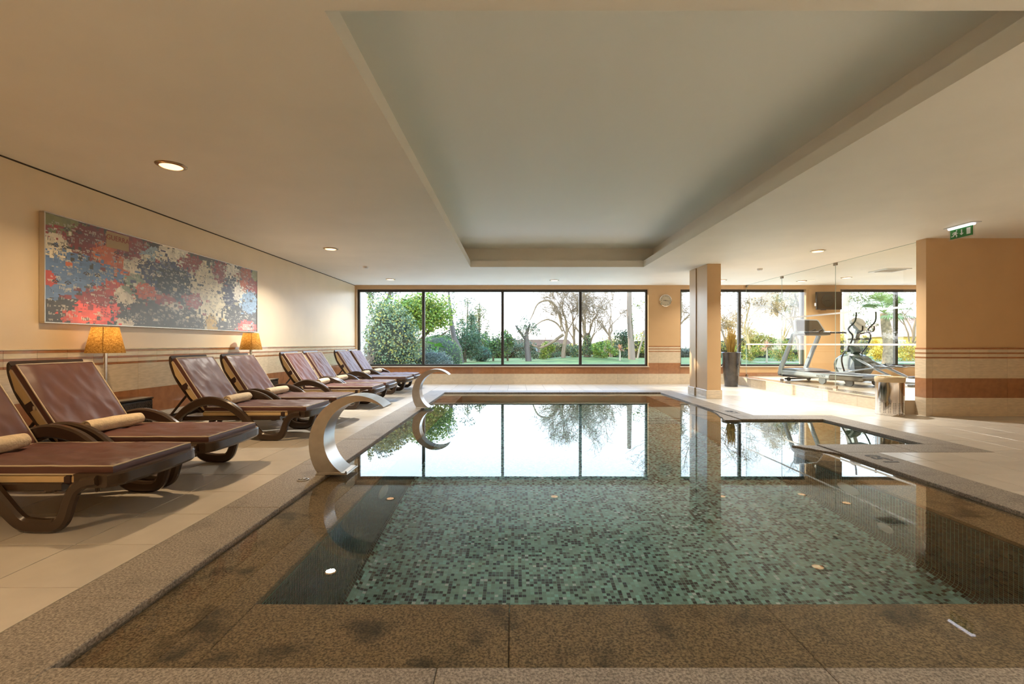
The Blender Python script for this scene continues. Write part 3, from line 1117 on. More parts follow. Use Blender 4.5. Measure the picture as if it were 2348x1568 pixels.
nt.links.new(rr_.outputs[0], sdif.inputs['Color']); nt.links.new(rr_.outputs[0], stl.inputs['Color'])
smx.inputs[0].default_value = 0.45
nt.links.new(sdif.outputs[0], smx.inputs[1]); nt.links.new(stl.outputs[0], smx.inputs[2]); nt.links.new(smx.outputs[0], so.inputs['Surface'])


def make_lamp(label):
    t = thing('table_lamp', label, 'lamp', (0, 0, 0), 0, 'table lamps on the left wall')
    MB().lathe([(0.0, 0), (0.075, 0.0), (0.078, 0.004), (0.078, 0.026), (0.072, 0.030), (0.02, 0.032), (0.016, 0.045), (0.0, 0.045)], 32, cap=False).build('base', CHROME, t)
    MB().lathe([(0.012, 0.045), (0.013, 0.06), (0.010, 0.075), (0.012, 0.2), (0.017, 0.42), (0.022, 0.50), (0.012, 0.505), (0.010, 0.56)], 20).build('pole', CHROME, t)
    sh = MB()
    sh.lathe([(0.158, 0.468), (0.106, 0.722)], 40, cap=False)
    so_ = sh.build('shade', SHADE, t)
    MB().tube([(-0.02 + 0.158 * 0.64, -0.158 * 0.765, 0.468), (-0.015 + 0.106 * 0.64, -0.106 * 0.765, 0.722)], 0.0035, 6).build('seam', mat('seam_dark', (0.06, 0.03, 0.012), 0.8), so_)
    MB().lathe([(0.0, 0.56), (0.022, 0.565), (0.03, 0.595), (0.022, 0.625), (0.0, 0.632)], 14, cap=False).build('bulb', emis('lamp_bulb', (1.0, 0.62, 0.22), 6.0), t)
    return t


def lamp_light(x, y, z):
    d = bpy.data.lights.new('lamp_light', 'POINT')
    d.energy = LAMP_W
    d.color = (1.0, 0.64, 0.30)
    d.shadow_soft_size = 0.04
    o = bpy.data.objects.new('lamp_light', d)
    COL.objects.link(o)
    o.location = (x, y, z)
    return o


lm = make_lamp('lit table lamp with tan woven shade, nearest the camera under the painting')
lm.location = (-4.05, 4.58, 0.5205)
lm2 = dup(lm, (-4.05, 7.11, 0.5205), 0, 'lit table lamp with tan woven shade at the right end of the painting')
for l in (lm, lm2):
    lamp_light(l.location.x, l.location.y, l.location.z + 0.66)

# ---------------------------------------------------------------- wall art: a collage print of blocky colour patches
AX, AY0, AY1, AZ0, AZ1 = XL + 0.045, 4.15, 7.60, 1.267, 2.275
art = thing('wall_art', 'long framed collage print of red, blue and cream patches on the left wall', 'painting', (AX, (AY0 + AY1) / 2, (AZ0 + AZ1) / 2))
NA, NB = 345, 101
blobs = [  # u, v, ru, rv, colour
    (.03, .93, .10, .12, '7a7a44'), (.00, .80, .07, .10, '8f2a20'), (.16, .80, .10, .20, '74221a'), (.25, .93, .10, .12, '7a241c'), (.21, .72, .075, .16, 'c4602c'), (.22, .58, .06, .08, 'b85526'),
    (.30, .82, .09, .16, '842620'), (.02, .66, .05, .16, 'd6cbb2'), (.10, .47, .17, .19, '5674a0'), (.03, .36, .08, .14, '5f7ca8'), (.31, .66, .07, .10, 'd9cfb8'), (.36, .64, .08, .22, 'd9cfb6'), (.385, .86, .06, .10, '93a8b4'),
    (.47, .88, .10, .15, 'ded6c0'), (.44, .60, .13, .23, '3b3f5e'), (.47, .53, .10, .22, '23211d'), (.56, .86, .07, .12, '8a2b22'), (.66, .52, .115, .40, 'd4c9a8'), (.74, .84, .06, .16, '862a22'), (.81, .85, .06, .15, 'ded6c2'),
    (.80, .58, .07, .22, '34344a'), (.87, .60, .05, .20, 'd6cfc0'), (.92, .82, .06, .22, 'a5502e'), (.965, .74, .05, .13, '7c2a20'), (.94, .46, .07, .18, '7f9ab6'), (.985, .93, .03, .1, '8a8a58'),
    (.15, .14, .07, .15, 'e25444'), (.10, .06, .06, .08, 'c84c38'), (.21, .38, .07, .10, 'b24434'), (.15, .26, .06, .08, '8a2f24'), (.25, .34, .04, .10, 'd0cab8'), (.29, .46, .05, .12, '7f9078'), (.33, .40, .05, .10, 'c05a34'),
    (.42, .34, .05, .07, '963428'), (.47, .27, .04, .05, 'cfc6b2'), (.665, .06, .035, .16, 'b8964a'), (.92, .08, .07, .10, 'a83a2c'), (.25, .02, .03, .06, 'd8d0be'), (.00, .40, .03, .08, 'b8402f'), (.56, .36, .05, .10, '9a3a2e')]
bl = [(u, v, ru, rv, srgb(int(c[0:2], 16), int(c[2:4], 16), int(c[4:6], 16))) for u, v, ru, rv, c in blobs]
uu, vv = np.meshgrid((np.arange(NA) + .5) / NA, (np.arange(NB) + .5) / NB, indexing='ij')
ku, kv = NA // 4 + 1, NB // 4 + 1
coarse = nrng.normal(0, 1, (ku, kv)); fine = nrng.normal(0, 1, (NA // 2 + 1, NB // 2 + 1))
jit = 0.27 * np.repeat(np.repeat(coarse, 4, 0), 4, 1)[:NA, :NB] + 0.12 * np.repeat(np.repeat(fine, 2, 0), 2, 1)[:NA, :NB]
img = np.zeros((NA, NB, 3)); img[:] = srgb(58, 53, 44)
img *= (0.75 + 0.5 * np.repeat(np.repeat(nrng.random((ku, kv)), 4, 0), 4, 1)[:NA, :NB])[..., None]
for (u, v, ru, rv, c) in bl:
    dd = ((uu - u) / ru) ** 2 + ((vv - v) / rv) ** 2 + jit
    k = dd < 1.0
    sh = 0.8 + 0.35 * np.repeat(np.repeat(nrng.random((ku, kv)), 4, 0), 4, 1)[:NA, :NB]
    img[k] = (np.array(c)[None, None] * sh[..., None])[k]
# scattered cut-outs that stray from one patch into the next
for _ in range(260):
    a, b, w_, h_ = nrng.integers(0, NA - 10), nrng.integers(0, NB - 6), nrng.integers(2, 9), nrng.integers(2, 5)
    a2, b2 = np.clip(a + nrng.integers(-34, 35), 0, NA - 1), np.clip(b + nrng.integers(-18, 19), 0, NB - 1)
    img[a:a + w_, b:b + h_] = img[a2, b2] * nrng.uniform(.8, 1.15)
# small marks: pairs of eyes, scribbles and specks
lum = img.mean(-1)
for _ in range(1300):
    a, b = nrng.integers(2, NA - 8), nrng.integers(2, NB - 4)
    c = img[a, b] * 0.35 + np.array(srgb(214, 206, 186)) * (.35 + .3 * nrng.random()) if lum[a, b] < 0.25 else img[a, b] * (.25 + .3 * nrng.random())
    kind = nrng.integers(0, 4)
    if kind == 0:
        img[a:a + 2, b] = c; img[a + 4:a + 6, b] = c
    elif kind == 1:
        img[a:a + 4, b] = c; img[a + 1, b - 1] = c; img[a + 3, b - 1] = c
    elif kind == 2:
        img[a, b:b + 3] = c; img[a + 2, b:b + 2] = c
    else:
        img[a, b] = c
for (u, v, s) in ((.05, .90, 1), (.21, .78, 1), (.30, .74, 0), (.11, .50, 1), (.13, .40, 1), (.02, .38, 1), (.355, .62, 0), (.665, .55, 1), (.02, .72, 0)):
    a, b = int(u * NA), int(v * NB)
    c = np.array(srgb(50, 42, 38)) if img[a, b].mean() > 0.06 else np.array(srgb(214, 206, 190))
    for q in (0, 9 + 3 * s):
        for k in range(7):
            y_ = b + int(round(1.6 * math.sin(PI * k / 6)))
            for yy_ in (y_, b - int(round(1.0 * math.sin(PI * k / 6)))):
                if 0 <= a + q + k < NA and 0 <= yy_ < NB: img[a + q + k, yy_] = c
            if 0 <= a + q + 3 < NA: img[a + q + 3, max(0, min(NB - 1, b))] = c
for r in range(9):
    if r % 2 == 0:
        b = int(0.10 * NB) - r
        img[int(.885 * NA):int((.93 + .05 * nrng.random()) * NA), max(0, b)] = srgb(205, 190, 170)
hy, hz = (AY1 - AY0) / 2 - 0.012, (AZ1 - AZ0) / 2 - 0.012
gy, gz = np.meshgrid(np.linspace(-hy, hy, NA + 1), np.linspace(-hz, hz, NB + 1), indexing='ij')
V = np.stack([np.zeros_like(gy), gy, gz], -1).reshape(-1, 3)
ii, jj = np.meshgrid(np.arange(NA), np.arange(NB), indexing='ij')
q0 = (ii * (NB + 1) + jj).ravel()
F = np.stack([q0, q0 + NB + 1, q0 + NB + 2, q0 + 1], 1)
PRINT = attr_mat('print_ink', 0.45, 0.0, 0.6)
p_ = PRINT.node_tree.nodes['Principled BSDF']
p_.inputs['Coat Weight'].default_value = 1.0
p_.inputs['Coat Roughness'].default_value = 0.20
p_.inputs['Coat IOR'].default_value = 1.6
link('print', np_mesh('print', V, F, img.reshape(-1, 3)), PRINT, art, (0.002, 0, 0))
fm = MB()
HY, HZ = (AY1 - AY0) / 2, (AZ1 - AZ0) / 2
for (a, b, c, d_) in ((-HY, HY, HZ - .012, HZ), (-HY, HY, -HZ, -HZ + .012), (-HY, -HY + .012, -HZ + .012, HZ - .012), (HY - .012, HY, -HZ + .012, HZ - .012)):
    fm.cbox(-0.043, 0.008, a, b, c, d_, 0.002)
fm.build('picture_frame', mat('frame_aluminium', (0.62, 0.58, 0.53), 0.25, 0.9), art)
MB().box(-0.044, 0.0, -HY + .013, HY - .013, -HZ + .013, HZ - .013).build('backing', BLACK, art)
ps = MB().box(0.002, 0.0032, -HY + 0.225 * 3.45 - 0.14, -HY + 0.225 * 3.45 + 0.14, HZ - 0.19, HZ - 0.025).build('poster_patch', mat('poster_tan', srgb(176, 150, 112), 0.4), art)
gt = link('lettering', text_mesh('GUERRA', 0.075, 0.0004), mat('poster_red', srgb(140, 52, 40), 0.4), ps, (0.0038, -HY + 0.225 * 3.45, HZ - 0.085))
gt.rotation_euler = (PI / 2, 0, PI / 2)

# ---------------------------------------------------------------- swan-neck water spouts
def make_spout(label):
    t = thing('water_spout', label, 'water spout', (-1.5, 3.93, 0), 0, 'steel water spouts on the pool edge')
    ox = 1.5
    ci, ri = (-1.253 + ox, 0.2845), 0.32
    n = 40
    a0, a1 = math.radians(180 + 62.5), math.radians(57.5)
    inn, outp = [], []
    for k in range(n + 1):
        s = k / n
        a = a0 + (a1 - a0) * s
        th = 0.155 * (1 - s) ** 2 + 0.118 * 2 * s * (1 - s) * 1.0 + 0.004 * s * s
        th = max(0.004, th)
        inn.append((ci[0] + ri * math.cos(a), ci[1] + ri * math.sin(a)))
        outp.append((ci[0] + (ri + th) * math.cos(a), ci[1] + (ri + th) * math.sin(a)))
    z0 = 0.014
    inn[0] = (inn[0][0], z0); outp[0] = (-1.60 + ox, z0)
    outp = [(x, max(z, z0)) for x, z in outp]
    vs = []
    for yv in (-0.115, 0.115):
        vs += [(x, yv, z) for x, z in inn] + [(x, yv, z) for x, z in outp]
    m = n + 1
    fs = []
    for k in range(n):
        fs.append((k, k + 1, m + k + 1, m + k))
        fs.append((2 * m + k, 3 * m + k, 3 * m + k + 1, 2 * m + k + 1))
        fs.append((k + 1, k, 2 * m + k, 2 * m + k + 1))
        fs.append((m + k, m + k + 1, 3 * m + k + 1, 3 * m + k))
    fs.append((0, m, 3 * m, 2 * m)); fs.append((n, 2 * m + n, 3 * m + n, m + n))
    MB().add(vs, fs, True).build('neck', STEEL, t, sharp=40)
    MB().cbox(-0.135, 0.128, -0.135, 0.135, 0.001, 0.008, 0.002).cbox(-0.125, 0.118, -0.13, 0.13, 0.008, 0.015, 0.002).build('base_plate', STEEL, t)
    for sx in (-0.122, 0.114):
        for sy in (-0.124, 0.124):
            MB().lathe([(0.011, 0.0), (0.011, 0.006), (0.007, 0.007), (0.007, 0.016), (0.0, 0.019)], 10, (sx, sy, 0.012), cap=False).build('bolt', CHROME, t)
    return t


sp = make_spout('curved brushed steel water spout on the near left pool edge')
sp.location = (-1.5, 3.93, 0.001)
dup(sp, (-1.515, 7.86, 0.001), 0, 'curved brushed steel water spout at the far left pool edge')
bt = thing('push_button', 'small round steel button set in the coping beside the near spout', 'button', (-1.672, 3.66, CT))
MB().lathe([(0.0, 0.002), (0.042, 0.0015), (0.045, 0.0), (0.045, 0.006), (0.034, 0.010), (0.033, 0.006)], 24, cap=False).build('rim', STEEL, bt)
MB().lathe([(0.024, 0.003), (0.024, 0.012), (0.018, 0.015), (0.0, 0.016)], 20, cap=False).build('cap', CHROME, bt)

# ---------------------------------------------------------------- recessed ceiling lamps
DL = [(-3.02, 4.07, 'round recessed ceiling lamp nearest the camera, above the painting'), (-3.03, 7.63, 'second recessed ceiling lamp along the left wall, beyond the painting'),
      (-3.01, 11.24, 'recessed ceiling lamp above the left end of the large window'), (0.99, 11.40, 'recessed ceiling lamp above the middle of the large window'),
      (5.13, 7.81, 'recessed ceiling lamp between the column and the glass wall, nearest on the right'), (5.12, 11.40, 'recessed ceiling lamp peeping out behind the column'),
      (7.18, 11.55, 'recessed lamp on the gym ceiling nearest the window'), (7.87, 10.95, 'recessed lamp on the gym ceiling before the square vent'),
      (-3.02, 0.5, None), (10.4, 9.5, None), (5.13, 0.6, None), (8.4, 0.6, None), (0.99, -1.5, None)]


def make_down(label):
    t = thing('ceiling_lamp', label, 'ceiling lamp', (0, 0, CZ), 0, 'recessed ceiling lamps')
    MB().lathe([(0.088, -0.014), (0.108, -0.010), (0.118, -0.004), (0.120, 0.0), (0.088, 0.0), (0.088, -0.014)], 40, cap=False).build('trim_ring', mat('lamp_ring', (0.45, 0.33, 0.20), 0.25, 0.9), t)
    MB().lathe([(0.0, -0.021), (0.05, -0.020), (0.078, -0.016), (0.088, -0.008)], 36, cap=False).build('glass_disc', LAMPGLASS, t)
    return t


dl0 = None
for k, (x, yv, lab) in enumerate(DL):
    if lab is not None:
        if dl0 is None:
            dl0 = make_down(lab); dl0.location = (x, yv, CZ)
        else:
            dup(dl0, (x, yv, CZ), None, lab)
    else:                                            # unseen fill lamps added to light the hall, in matching fittings
        for part in dl0.children:
            link('added_lamp_' + part.name.split('.')[0], part.data, None, ceil_o, (x, yv, CZ))
    d = bpy.data.lights.new('downlight', 'AREA')
    d.shape = 'DISK'; d.size = 0.15
    d.energy = DOWN_W * (0.33 if x < -2 and yv < 6 else (0.45 if yv > 10.5 else 1.0)); d.color = (1.0, 0.70, 0.40) if x < -2 and yv < 6 else (1.0, 0.94, 0.84); d.spread = 2.35
    o = bpy.data.objects.new('downlight', d)
    COL.objects.link(o)
    o.location = (x, yv, CZ - 0.03)

# smoke detectors, air vent, exit sign
sm = thing('smoke_detector', 'small white smoke detector on the ceiling left of the coffer', 'smoke detector', (-3.02, 9.4, CZ), 0, 'smoke detectors')
MB().lathe([(0.055, 0.0), (0.055, -0.012), (0.05, -0.018)], 28, cap=False).build('mount', WHITE, sm)
MB().lathe([(0.05, -0.014), (0.048, -0.034), (0.03, -0.044), (0.0, -0.045)], 28, cap=False).build('cover', WHITE, sm)
dup(sm, (5.14, 9.67, CZ), None, 'small white smoke detector on the ceiling behind the column, right of it')
vt = thing('air_vent', 'square white air vent on the gym ceiling', 'vent', (8.0, 9.85, CZ))
b = MB()
for (a0, a1, c0, c1) in ((-.26, .26, -.26, -.2), (-.26, .26, .2, .26), (-.26, -.2, -.2, .2), (.2, .26, -.2, .2)):
    b.cbox(a0, a1, c0, c1, -0.016, 0, 0.003)
b.build('vent_frame', WHITE, vt)
MB().box(-.2, .2, -.2, .2, -0.003, -0.001).build('back_panel', WHITE, vt)
for k in range(7):
    yv = -0.17 + k * 0.057
    MB().box(-.2, .2, -0.022, 0.022, -0.003, 0.001, Matrix.Translation((0, yv, -0.01)) @ Matrix.Rotation(0.5, 4, 'X')).build('slat', WHITE, vt)

ex = thing('exit_sign', 'green emergency exit sign hanging from the ceiling by the right wall', 'exit sign', (5.92, 6.12, CZ))
MB().cbox(-0.055, 0.075, -0.20, 0.20, -0.012, 0, 0.004).build('ceiling_plate', WHITE, ex)
MB().prism([(-0.03, -0.012), (0.03, -0.012), (0.02, -0.034), (-0.02, -0.034)], -0.165, 0.165, 'y').build('light_tube', emis('exit_tube', (0.85, 0.85, 1.0), 1.6), ex)
MB().box(-0.003, 0.003, -0.175, 0.175, -0.178, -0.036).build('acrylic_plate', pane_mat('acrylic', (0.9, 0.9, 0.88), 1.49), ex)
pan = MB().box(-0.0065, 0.0065, -0.15, 0.15, -0.160, -0.037).build('green_panel', mat('exit_green', (0.010, 0.17, 0.018), 0.35), ex)
WS = mat('exit_white', (0.74, 0.78, 0.72), 0.4)
pg = MB()
# seen from the pool the sign's left is +y
def S(pts, x0=-0.0085, x1=-0.0062):
    pg.prism([(-(u - 0.5) * 0.30, -0.160 + v * 0.123) for u, v in pts], x0, x1, 'x')
S([(.76, .18), (.76, .86), (.93, .86), (.93, .18)])
S([(.535, .22), (.44, .42), (.51, .42), (.51, .82), (.56, .82), (.56, .42), (.63, .42)])
S([(.305 + .032 * math.cos(a), .80 + .075 * math.sin(a)) for a in np.linspace(0, 2 * PI, 13)[:-1]])
S([(.20, .70), (.29, .70), (.32, .56), (.38, .52), (.38, .47), (.30, .49), (.28, .44), (.33, .36), (.33, .12), (.28, .12), (.28, .32), (.22, .40), (.16, .22), (.05, .22), (.05, .29), (.13, .30), (.21, .60), (.17, .62), (.13, .46), (.10, .48), (.14, .66)])
pg.build('pictogram', WS, pan)

# ---------------------------------------------------------------- wall clock and television
ck = thing('wall_clock', 'round silver rimmed wall clock between the two windows', 'clock', (4.05, YB, 2.235))
MY = Matrix.Rotation(PI / 2, 4, 'X')
MB().lathe([(0.0, 0.03), (0.148, 0.03)], 40, M=MY, cap=False).build('dial', mat('clock_dial', (0.52, 0.46, 0.34), 0.5), ck)
MB().lathe([(0.165, 0.0), (0.168, 0.02), (0.162, 0.042), (0.150, 0.046), (0.146, 0.032)], 40, M=MY, cap=False).build('rim', CHROME, ck)
nm = mat('numeral_grey', (0.20, 0.17, 0.12), 0.6)
for h in range(1, 13):
    a = PI / 2 - h * PI / 6
    o = link('numeral', text_mesh(str(h), 0.042, 0.0004), nm, ck, (0.118 * math.cos(a), -0.0315, 0.118 * math.sin(a)))
    o.rotation_euler = (PI / 2, 0, 0)
for (ang, ln, w) in ((math.radians(-8), 0.108, 0.006), (math.radians(172), 0.03, 0.006), (math.radians(178), 0.07, 0.009)):
    MB().prism([(-0.01, -w), (ln, -w * .3), (ln, w * .3), (-0.01, w)], -0.036, -0.033, 'y', Matrix.Rotation(-ang, 4, 'Y')).build('hand', BLACK, ck)

tv = thing('television', 'flat dark wall television in the gym beside the right window', 'television', (8.33, YB - 0.14, 2.22))
MB().cbox(-0.325, 0.345, -0.03, 0.03, -0.235, 0.235, 0.006).build('casing', BLACK, tv)
MB().box(-0.30, 0.32, -0.0325, -0.030, -0.205, 0.215).build('screen', mat('tv_screen', (0.045, 0.035, 0.022), 0.12), tv)
MB().cbox(-0.1, 0.1, 0.03, 0.139, -0.1, 0.1, 0.004).build('wall_bracket', BLACK, tv)
MB().cbox(-0.20, -0.06, -0.02, 0.02, -0.250, -0.2352, 0.005).build('sensor', BLACK, tv)
MB().cbox(-0.352, -0.3255, -0.02, 0.02, -0.14, -0.06, 0.003).build('connector', WHITE, tv)

# ---------------------------------------------------------------- frameless glass wall of the gym
gw = thing('glass_partition', 'frameless clear glass wall between pool and gym with white stripes', 'glass wall', (6.22, 7.2, PLAT + 0.006))
GH = CZ - PLAT - 0.008
jy = [-0.135, 1.75, 3.54, 5.19]
EDGE = mat('glass_edge', (0.42, 0.52, 0.46), 0.2)
for k in range(3):
    a, b = jy[k] + 0.003, jy[k + 1] - 0.003
    MB().add([(0, a, 0.008), (0, b, 0.008), (0, b, GH - 0.004), (0, a, GH - 0.004)], [(0, 1, 2, 3)]).build('pane', PARTG, gw)
    for zz in (1.06, 1.66):
        MB().box(-0.0015, 0.0015, a, b, zz - PLAT - 0.016, zz - PLAT + 0.016).build('stripe', WHITE, gw)
for k in range(1, 4):
    MB().box(-0.004, 0.004, jy[k] - 0.0028, jy[k] + 0.0028, 0.01, GH).build('pane_edge', EDGE, gw)
for k in range(4):
    yv = jy[k] + (0.03 if k == 0 else (-0.03 if k == 3 else 0))
    for (z0, z1) in ((0.0, 0.05), (GH - 0.055, GH)):
        MB().cbox(-0.016, 0.016, yv - 0.045, yv + 0.045, z0, z1, 0.003).build('clamp', mat('clamp_metal', (0.33, 0.28, 0.22), 0.35, 0.8), gw)
MB().box(-0.003, 0.003, -0.135, 5.19, GH - 0.004, GH).build('top_channel', EDGE, gw)

# ---------------------------------------------------------------- planter with dried stems
pl = thing('floor_planter', 'tall glossy black ribbed planter by the glass wall', 'planter', (5.50, 11.72, 0))
n = 48
pr = [(0.150, 0.0), (0.155, 0.01), (0.195, 0.40), (0.226, 0.82), (0.232, 0.855), (0.222, 0.868), (0.205, 0.85), (0.19, 0.70), (0.0, 0.70)]
vs = []
for (r, z) in pr:
    for k in range(n):
        a = 2 * PI * k / n
        q = r * (1 + (0.012 * math.cos(a * 14) if 0.01 < z < 0.84 and r > 0.15 else 0))
        vs.append((q * math.cos(a), q * math.sin(a), z))
fs = [tuple(range(n - 1, -1, -1))]
for i in range(len(pr) - 1):
    fs += [(i * n + k, i * n + (k + 1) % n, (i + 1) * n + (k + 1) % n, (i + 1) * n + k) for k in range(n)]
MB().add(vs, fs, True).build('pot', mat('black_glaze', (0.030, 0.026, 0.026), 0.12, var=0.5, vscale=6, coat=0.6, color2=(0.075, 0.06, 0.05)), pl)
stems = MB()
for k in range(130):
    a = rnd.uniform(0, 2 * PI); r0 = rnd.uniform(0, 0.06); r1 = r0 + abs(rnd.gauss(0.03, 0.035)) + 0.02
    h = rnd.uniform(1.15, 1.52)
    if k < 4: h, r1 = rnd.uniform(1.0, 1.25), 0.22
    stems.tube([(r0 * math.cos(a), r0 * math.sin(a), 0.7), ((r0 + r1) / 2 * math.cos(a), (r0 + r1) / 2 * math.sin(a), (h + .8) / 2), (r1 * math.cos(a + .2), r1 * math.sin(a + .2), h)], [0.0055, 0.0065, 0.003], 5)
tag(stems.build('dried_stems', mat('straw', (0.42, 0.27, 0.055), 0.7, var=0.3, vscale=9), pl), kind='stuff')

# ---------------------------------------------------------------- steel bin
bn = thing('waste_bin', 'cylindrical polished steel waste bin with cream liner by the right wall', 'bin', (5.715, 7.035, 0))
MB().lathe([(0.0, 0.006), (0.176, 0.006), (0.182, 0.0), (0.182, 0.012), (0.178, 0.014), (0.178, 0.56), (0.172, 0.565), (0.170, 0.55), (0.168, 0.02), (0.0, 0.018)], 48, cap=False).build('drum', CHROME, bn)
MB().box(-0.002, 0.002, -0.1795, -0.1775, 0.015, 0.555).build('seam', GREYP, bn)
hm = MB()
for row in range(7):
    for k in range(26):
        a = -PI / 2 + (k - 12.5) * 0.115
        if k % 3 == 2: continue
        x, yv = 0.1786 * math.cos(a), 0.1786 * math.sin(a)
        t_ = Vector((-math.sin(a), math.cos(a), 0)) * 0.0042
        zc = 0.05 + row * 0.023
        hm.add([Vector((x, yv, zc)) + t_ * math.cos(b) + Vector((0, 0, 0.0055 * math.sin(b))) for b in np.linspace(0, 2 * PI, 7)[:-1]], [(0, 1, 2, 3, 4, 5)])
tag(hm.build('perforation', BLACK, bn), kind='stuff')
n = 60
vs, fs = [], []
for (r, z, w) in ((0.181, 0.50, .004), (0.185, 0.53, .006), (0.187, 0.563, .006), (0.180, 0.58, .008), (0.165, 0.575, .010), (0.150, 0.52, .012), (0.12, 0.42, .012)):
    for k in range(n):
        a = 2 * PI * k / n
        q = r + w * mnoise.noise(Vector((math.cos(a) * 7, math.sin(a) * 7, z * 9))) * (1 if r < .18 else .5) + (0.002 if r > .18 else 0)
        vs.append((q * math.cos(a), q * math.sin(a), z + 0.9 * w * mnoise.noise(Vector((math.cos(a) * 5, math.sin(a) * 5, 3)))))
for i in range(6):
    fs += [(i * n + k, i * n + (k + 1) % n, (i + 1) * n + (k + 1) % n, (i + 1) * n + k) for k in range(n)]
MB().add(vs, fs, True).build('liner', mat('liner_cream', (0.66, 0.52, 0.32), 0.6), bn)

# ---------------------------------------------------------------- gym machines (local x points to the front of the machine)
GR = math.atan2(2.0, -0.56)
ALU = mat('alu_rail', (0.50, 0.55, 0.60), 0.28, 0.7)
BELT = mat('belt_black', (0.035, 0.038, 0.042), 0.45)


def make_treadmill(label):
    t = thing('treadmill', label, 'treadmill', (6.92, 10.12, PLAT), GR)
    hw = 0.40
    # side frames, pieces with rounded ends
    for s in (-1, 1):
        y0, y1 = (hw - 0.09, hw) if s > 0 else (-hw, -hw + 0.09)
        MB().sweep([(-0.30, 0.17), (0.2, 0.185), (0.62, 0.20), (0.92, 0.205)], y0, y1, [0.10, 0.11, 0.115, 0.11], 0.03).build('side_cover', ALU, t)
        MB().sweep([(-1.02, 0.16), (-0.96, 0.16), (-0.55, 0.165), (-0.295, 0.17)], y0 + 0.008, y1 - 0.008, [0.05, 0.095, 0.095, 0.095], 0.02).build('rear_side', mat('tread_brown_grey', (0.10, 0.085, 0.065), 0.4), t)
        MB().cbox(-0.98, 0.72, y0 + 0.004, y1 - 0.004, 0.221, 0.236, 0.004).build('foot_rail', ALU, t)
        M = Matrix.Translation((-0.12, (y0 + y1) / 2, 0.085)) @ Matrix.Rotation(PI / 2, 4, 'X')
        MB().lathe([(0.0, -0.02), (0.08, -0.02), (0.085, 0), (0.08, 0.02), (0.0, 0.02)], 24, M=M, cap=False).build('wheel', GREYP, t)
        M = Matrix.Translation((-0.72, (y0 + y1) / 2, 0.085)) @ Matrix.Rotation(PI / 2, 4, 'X')
        MB().lathe([(0.0, -0.02), (0.08, -0.02), (0.085, 0), (0.08, 0.02), (0.0, 0.02)], 24, M=M, cap=False).build('wheel', BLACK, t)
        M = Matrix.Translation((0.80, (y0 + y1) / 2 - s * 0.06, 0.045)) @ Matrix.Rotation(PI / 2, 4, 'X')
        MB().lathe([(0.0, -0.018), (0.043, -0.018), (0.045, 0), (0.043, 0.018), (0.0, 0.018)], 18, M=M, cap=False).build('caster', BLACK, t)
        # upright leaning back towards the runner
        MB().sweep([(0.97, 0.16), (0.955, 0.27), (0.76, 0.72), (0.60, 1.06)], (hw - 0.065) if s > 0 else -hw - 0.005, (hw + 0.005) if s > 0 else -hw + 0.065, [0.10, 0.11, 0.10, 0.10], 0.02).build('upright', SILVER, t)
        MB().sweep(crom([(0.64, 1.02), (0.58, 1.10), (0.48, 1.125), (0.30, 1.125)], 4), (hw - 0.06) if s > 0 else -hw, hw if s > 0 else -hw + 0.06, [0.09] * 4 + [0.075] * 4 + [0.06] * 5, 0.02).build('arm_bracket', SILVER, t)
        MB().tube([(0.33, s * (hw - 0.03), 1.125), (-0.06, s * (hw - 0.03), 1.115)], 0.021, 12).build('handrail', BLACK, t)
    bl_ = MB()
    bl_.sweep([(-0.98, 0.20), (-0.96, 0.213), (0.66, 0.222)], -hw + 0.088, hw - 0.088, 0.024, 0.008)
    bl_.build('belt', BELT, t)
    MB().tube([(-0.97, -hw + 0.03, 0.17), (-0.97, hw - 0.03, 0.17)], 0.04, 16).build('rear_roller', GREYP, t)
    MB().sweep(crom([(0.30, 0.232), (0.50, 0.262), (0.72, 0.275), (0.92, 0.265), (1.02, 0.20), (1.00, 0.12)], 4), -hw + 0.02, hw - 0.02, 0.05, 0.015).build('motor_cover', GREYP, t)
    MB().cbox(0.2, 0.98, -hw + 0.05, hw - 0.05, 0.10, 0.235, 0.01).build('motor_box', BLACK, t)
    MB().tube([(0.85, -hw + 0.05, 0.05), (0.85, hw - 0.05, 0.05)], 0.018, 8).build('front_axle', BLACK, t)
    # console: big tilted oval panel on the cross bar
    MB().sweep(crom([(0.30, 1.10), (0.42, 1.085), (0.56, 1.085), (0.62, 1.10)], 3), -hw + 0.03, hw - 0.03, 0.06, 0.02).build('cross_bar', GREYP, t)
    Mc = Matrix.Translation((0.545, 0, 1.255)) @ Matrix.Rotation(math.radians(22), 4, 'Y') @ Matrix.Rotation(PI / 2, 4, 'Z') @ Matrix.Rotation(PI / 2, 4, 'X')
    def rounded(w0, w1, h, r):
        pts = []
        for (cx, cy, q) in ((w1 - r, h - r, 0), (-w1 + r, h - r, 1), (-w0 + r, -h + r, 2), (w0 - r, -h + r, 3)):
            for k in range(6):
                a = q * PI / 2 + k / 5 * PI / 2
                pts.append((cx + r * math.cos(a), cy + r * math.sin(a)))
        return pts
    MB().prism(rounded(0.43, 0.36, 0.185, 0.08), -0.025, 0.025, 'z', Mc).build('console', SILVER, t)
    MB().prism(rounded(0.385, 0.325, 0.155, 0.06), -0.030, -0.0255, 'z', Mc).build('display', mat('console_screen', (0.05, 0.038, 0.02), 0.08, coat=0.3), t)
    MB().prism(rounded(0.05, 0.05, 0.014, 0.01), -0.034, -0.031, 'z', Mc @ Matrix.Translation((0.02, -0.13, 0))).build('stop_button', mat('stop_red', (0.45, 0.03, 0.02), 0.4), t)
    MB().tube([(0.42, 0.12, 1.13), (0.34, 0.02, 1.19)], 0.02, 10).build('sensor_grip', BLACK, t)
    MB().tube([(0.42, -0.10, 1.13), (0.34, -0.18, 1.19)], 0.02, 10).build('sensor_grip', BLACK, t)
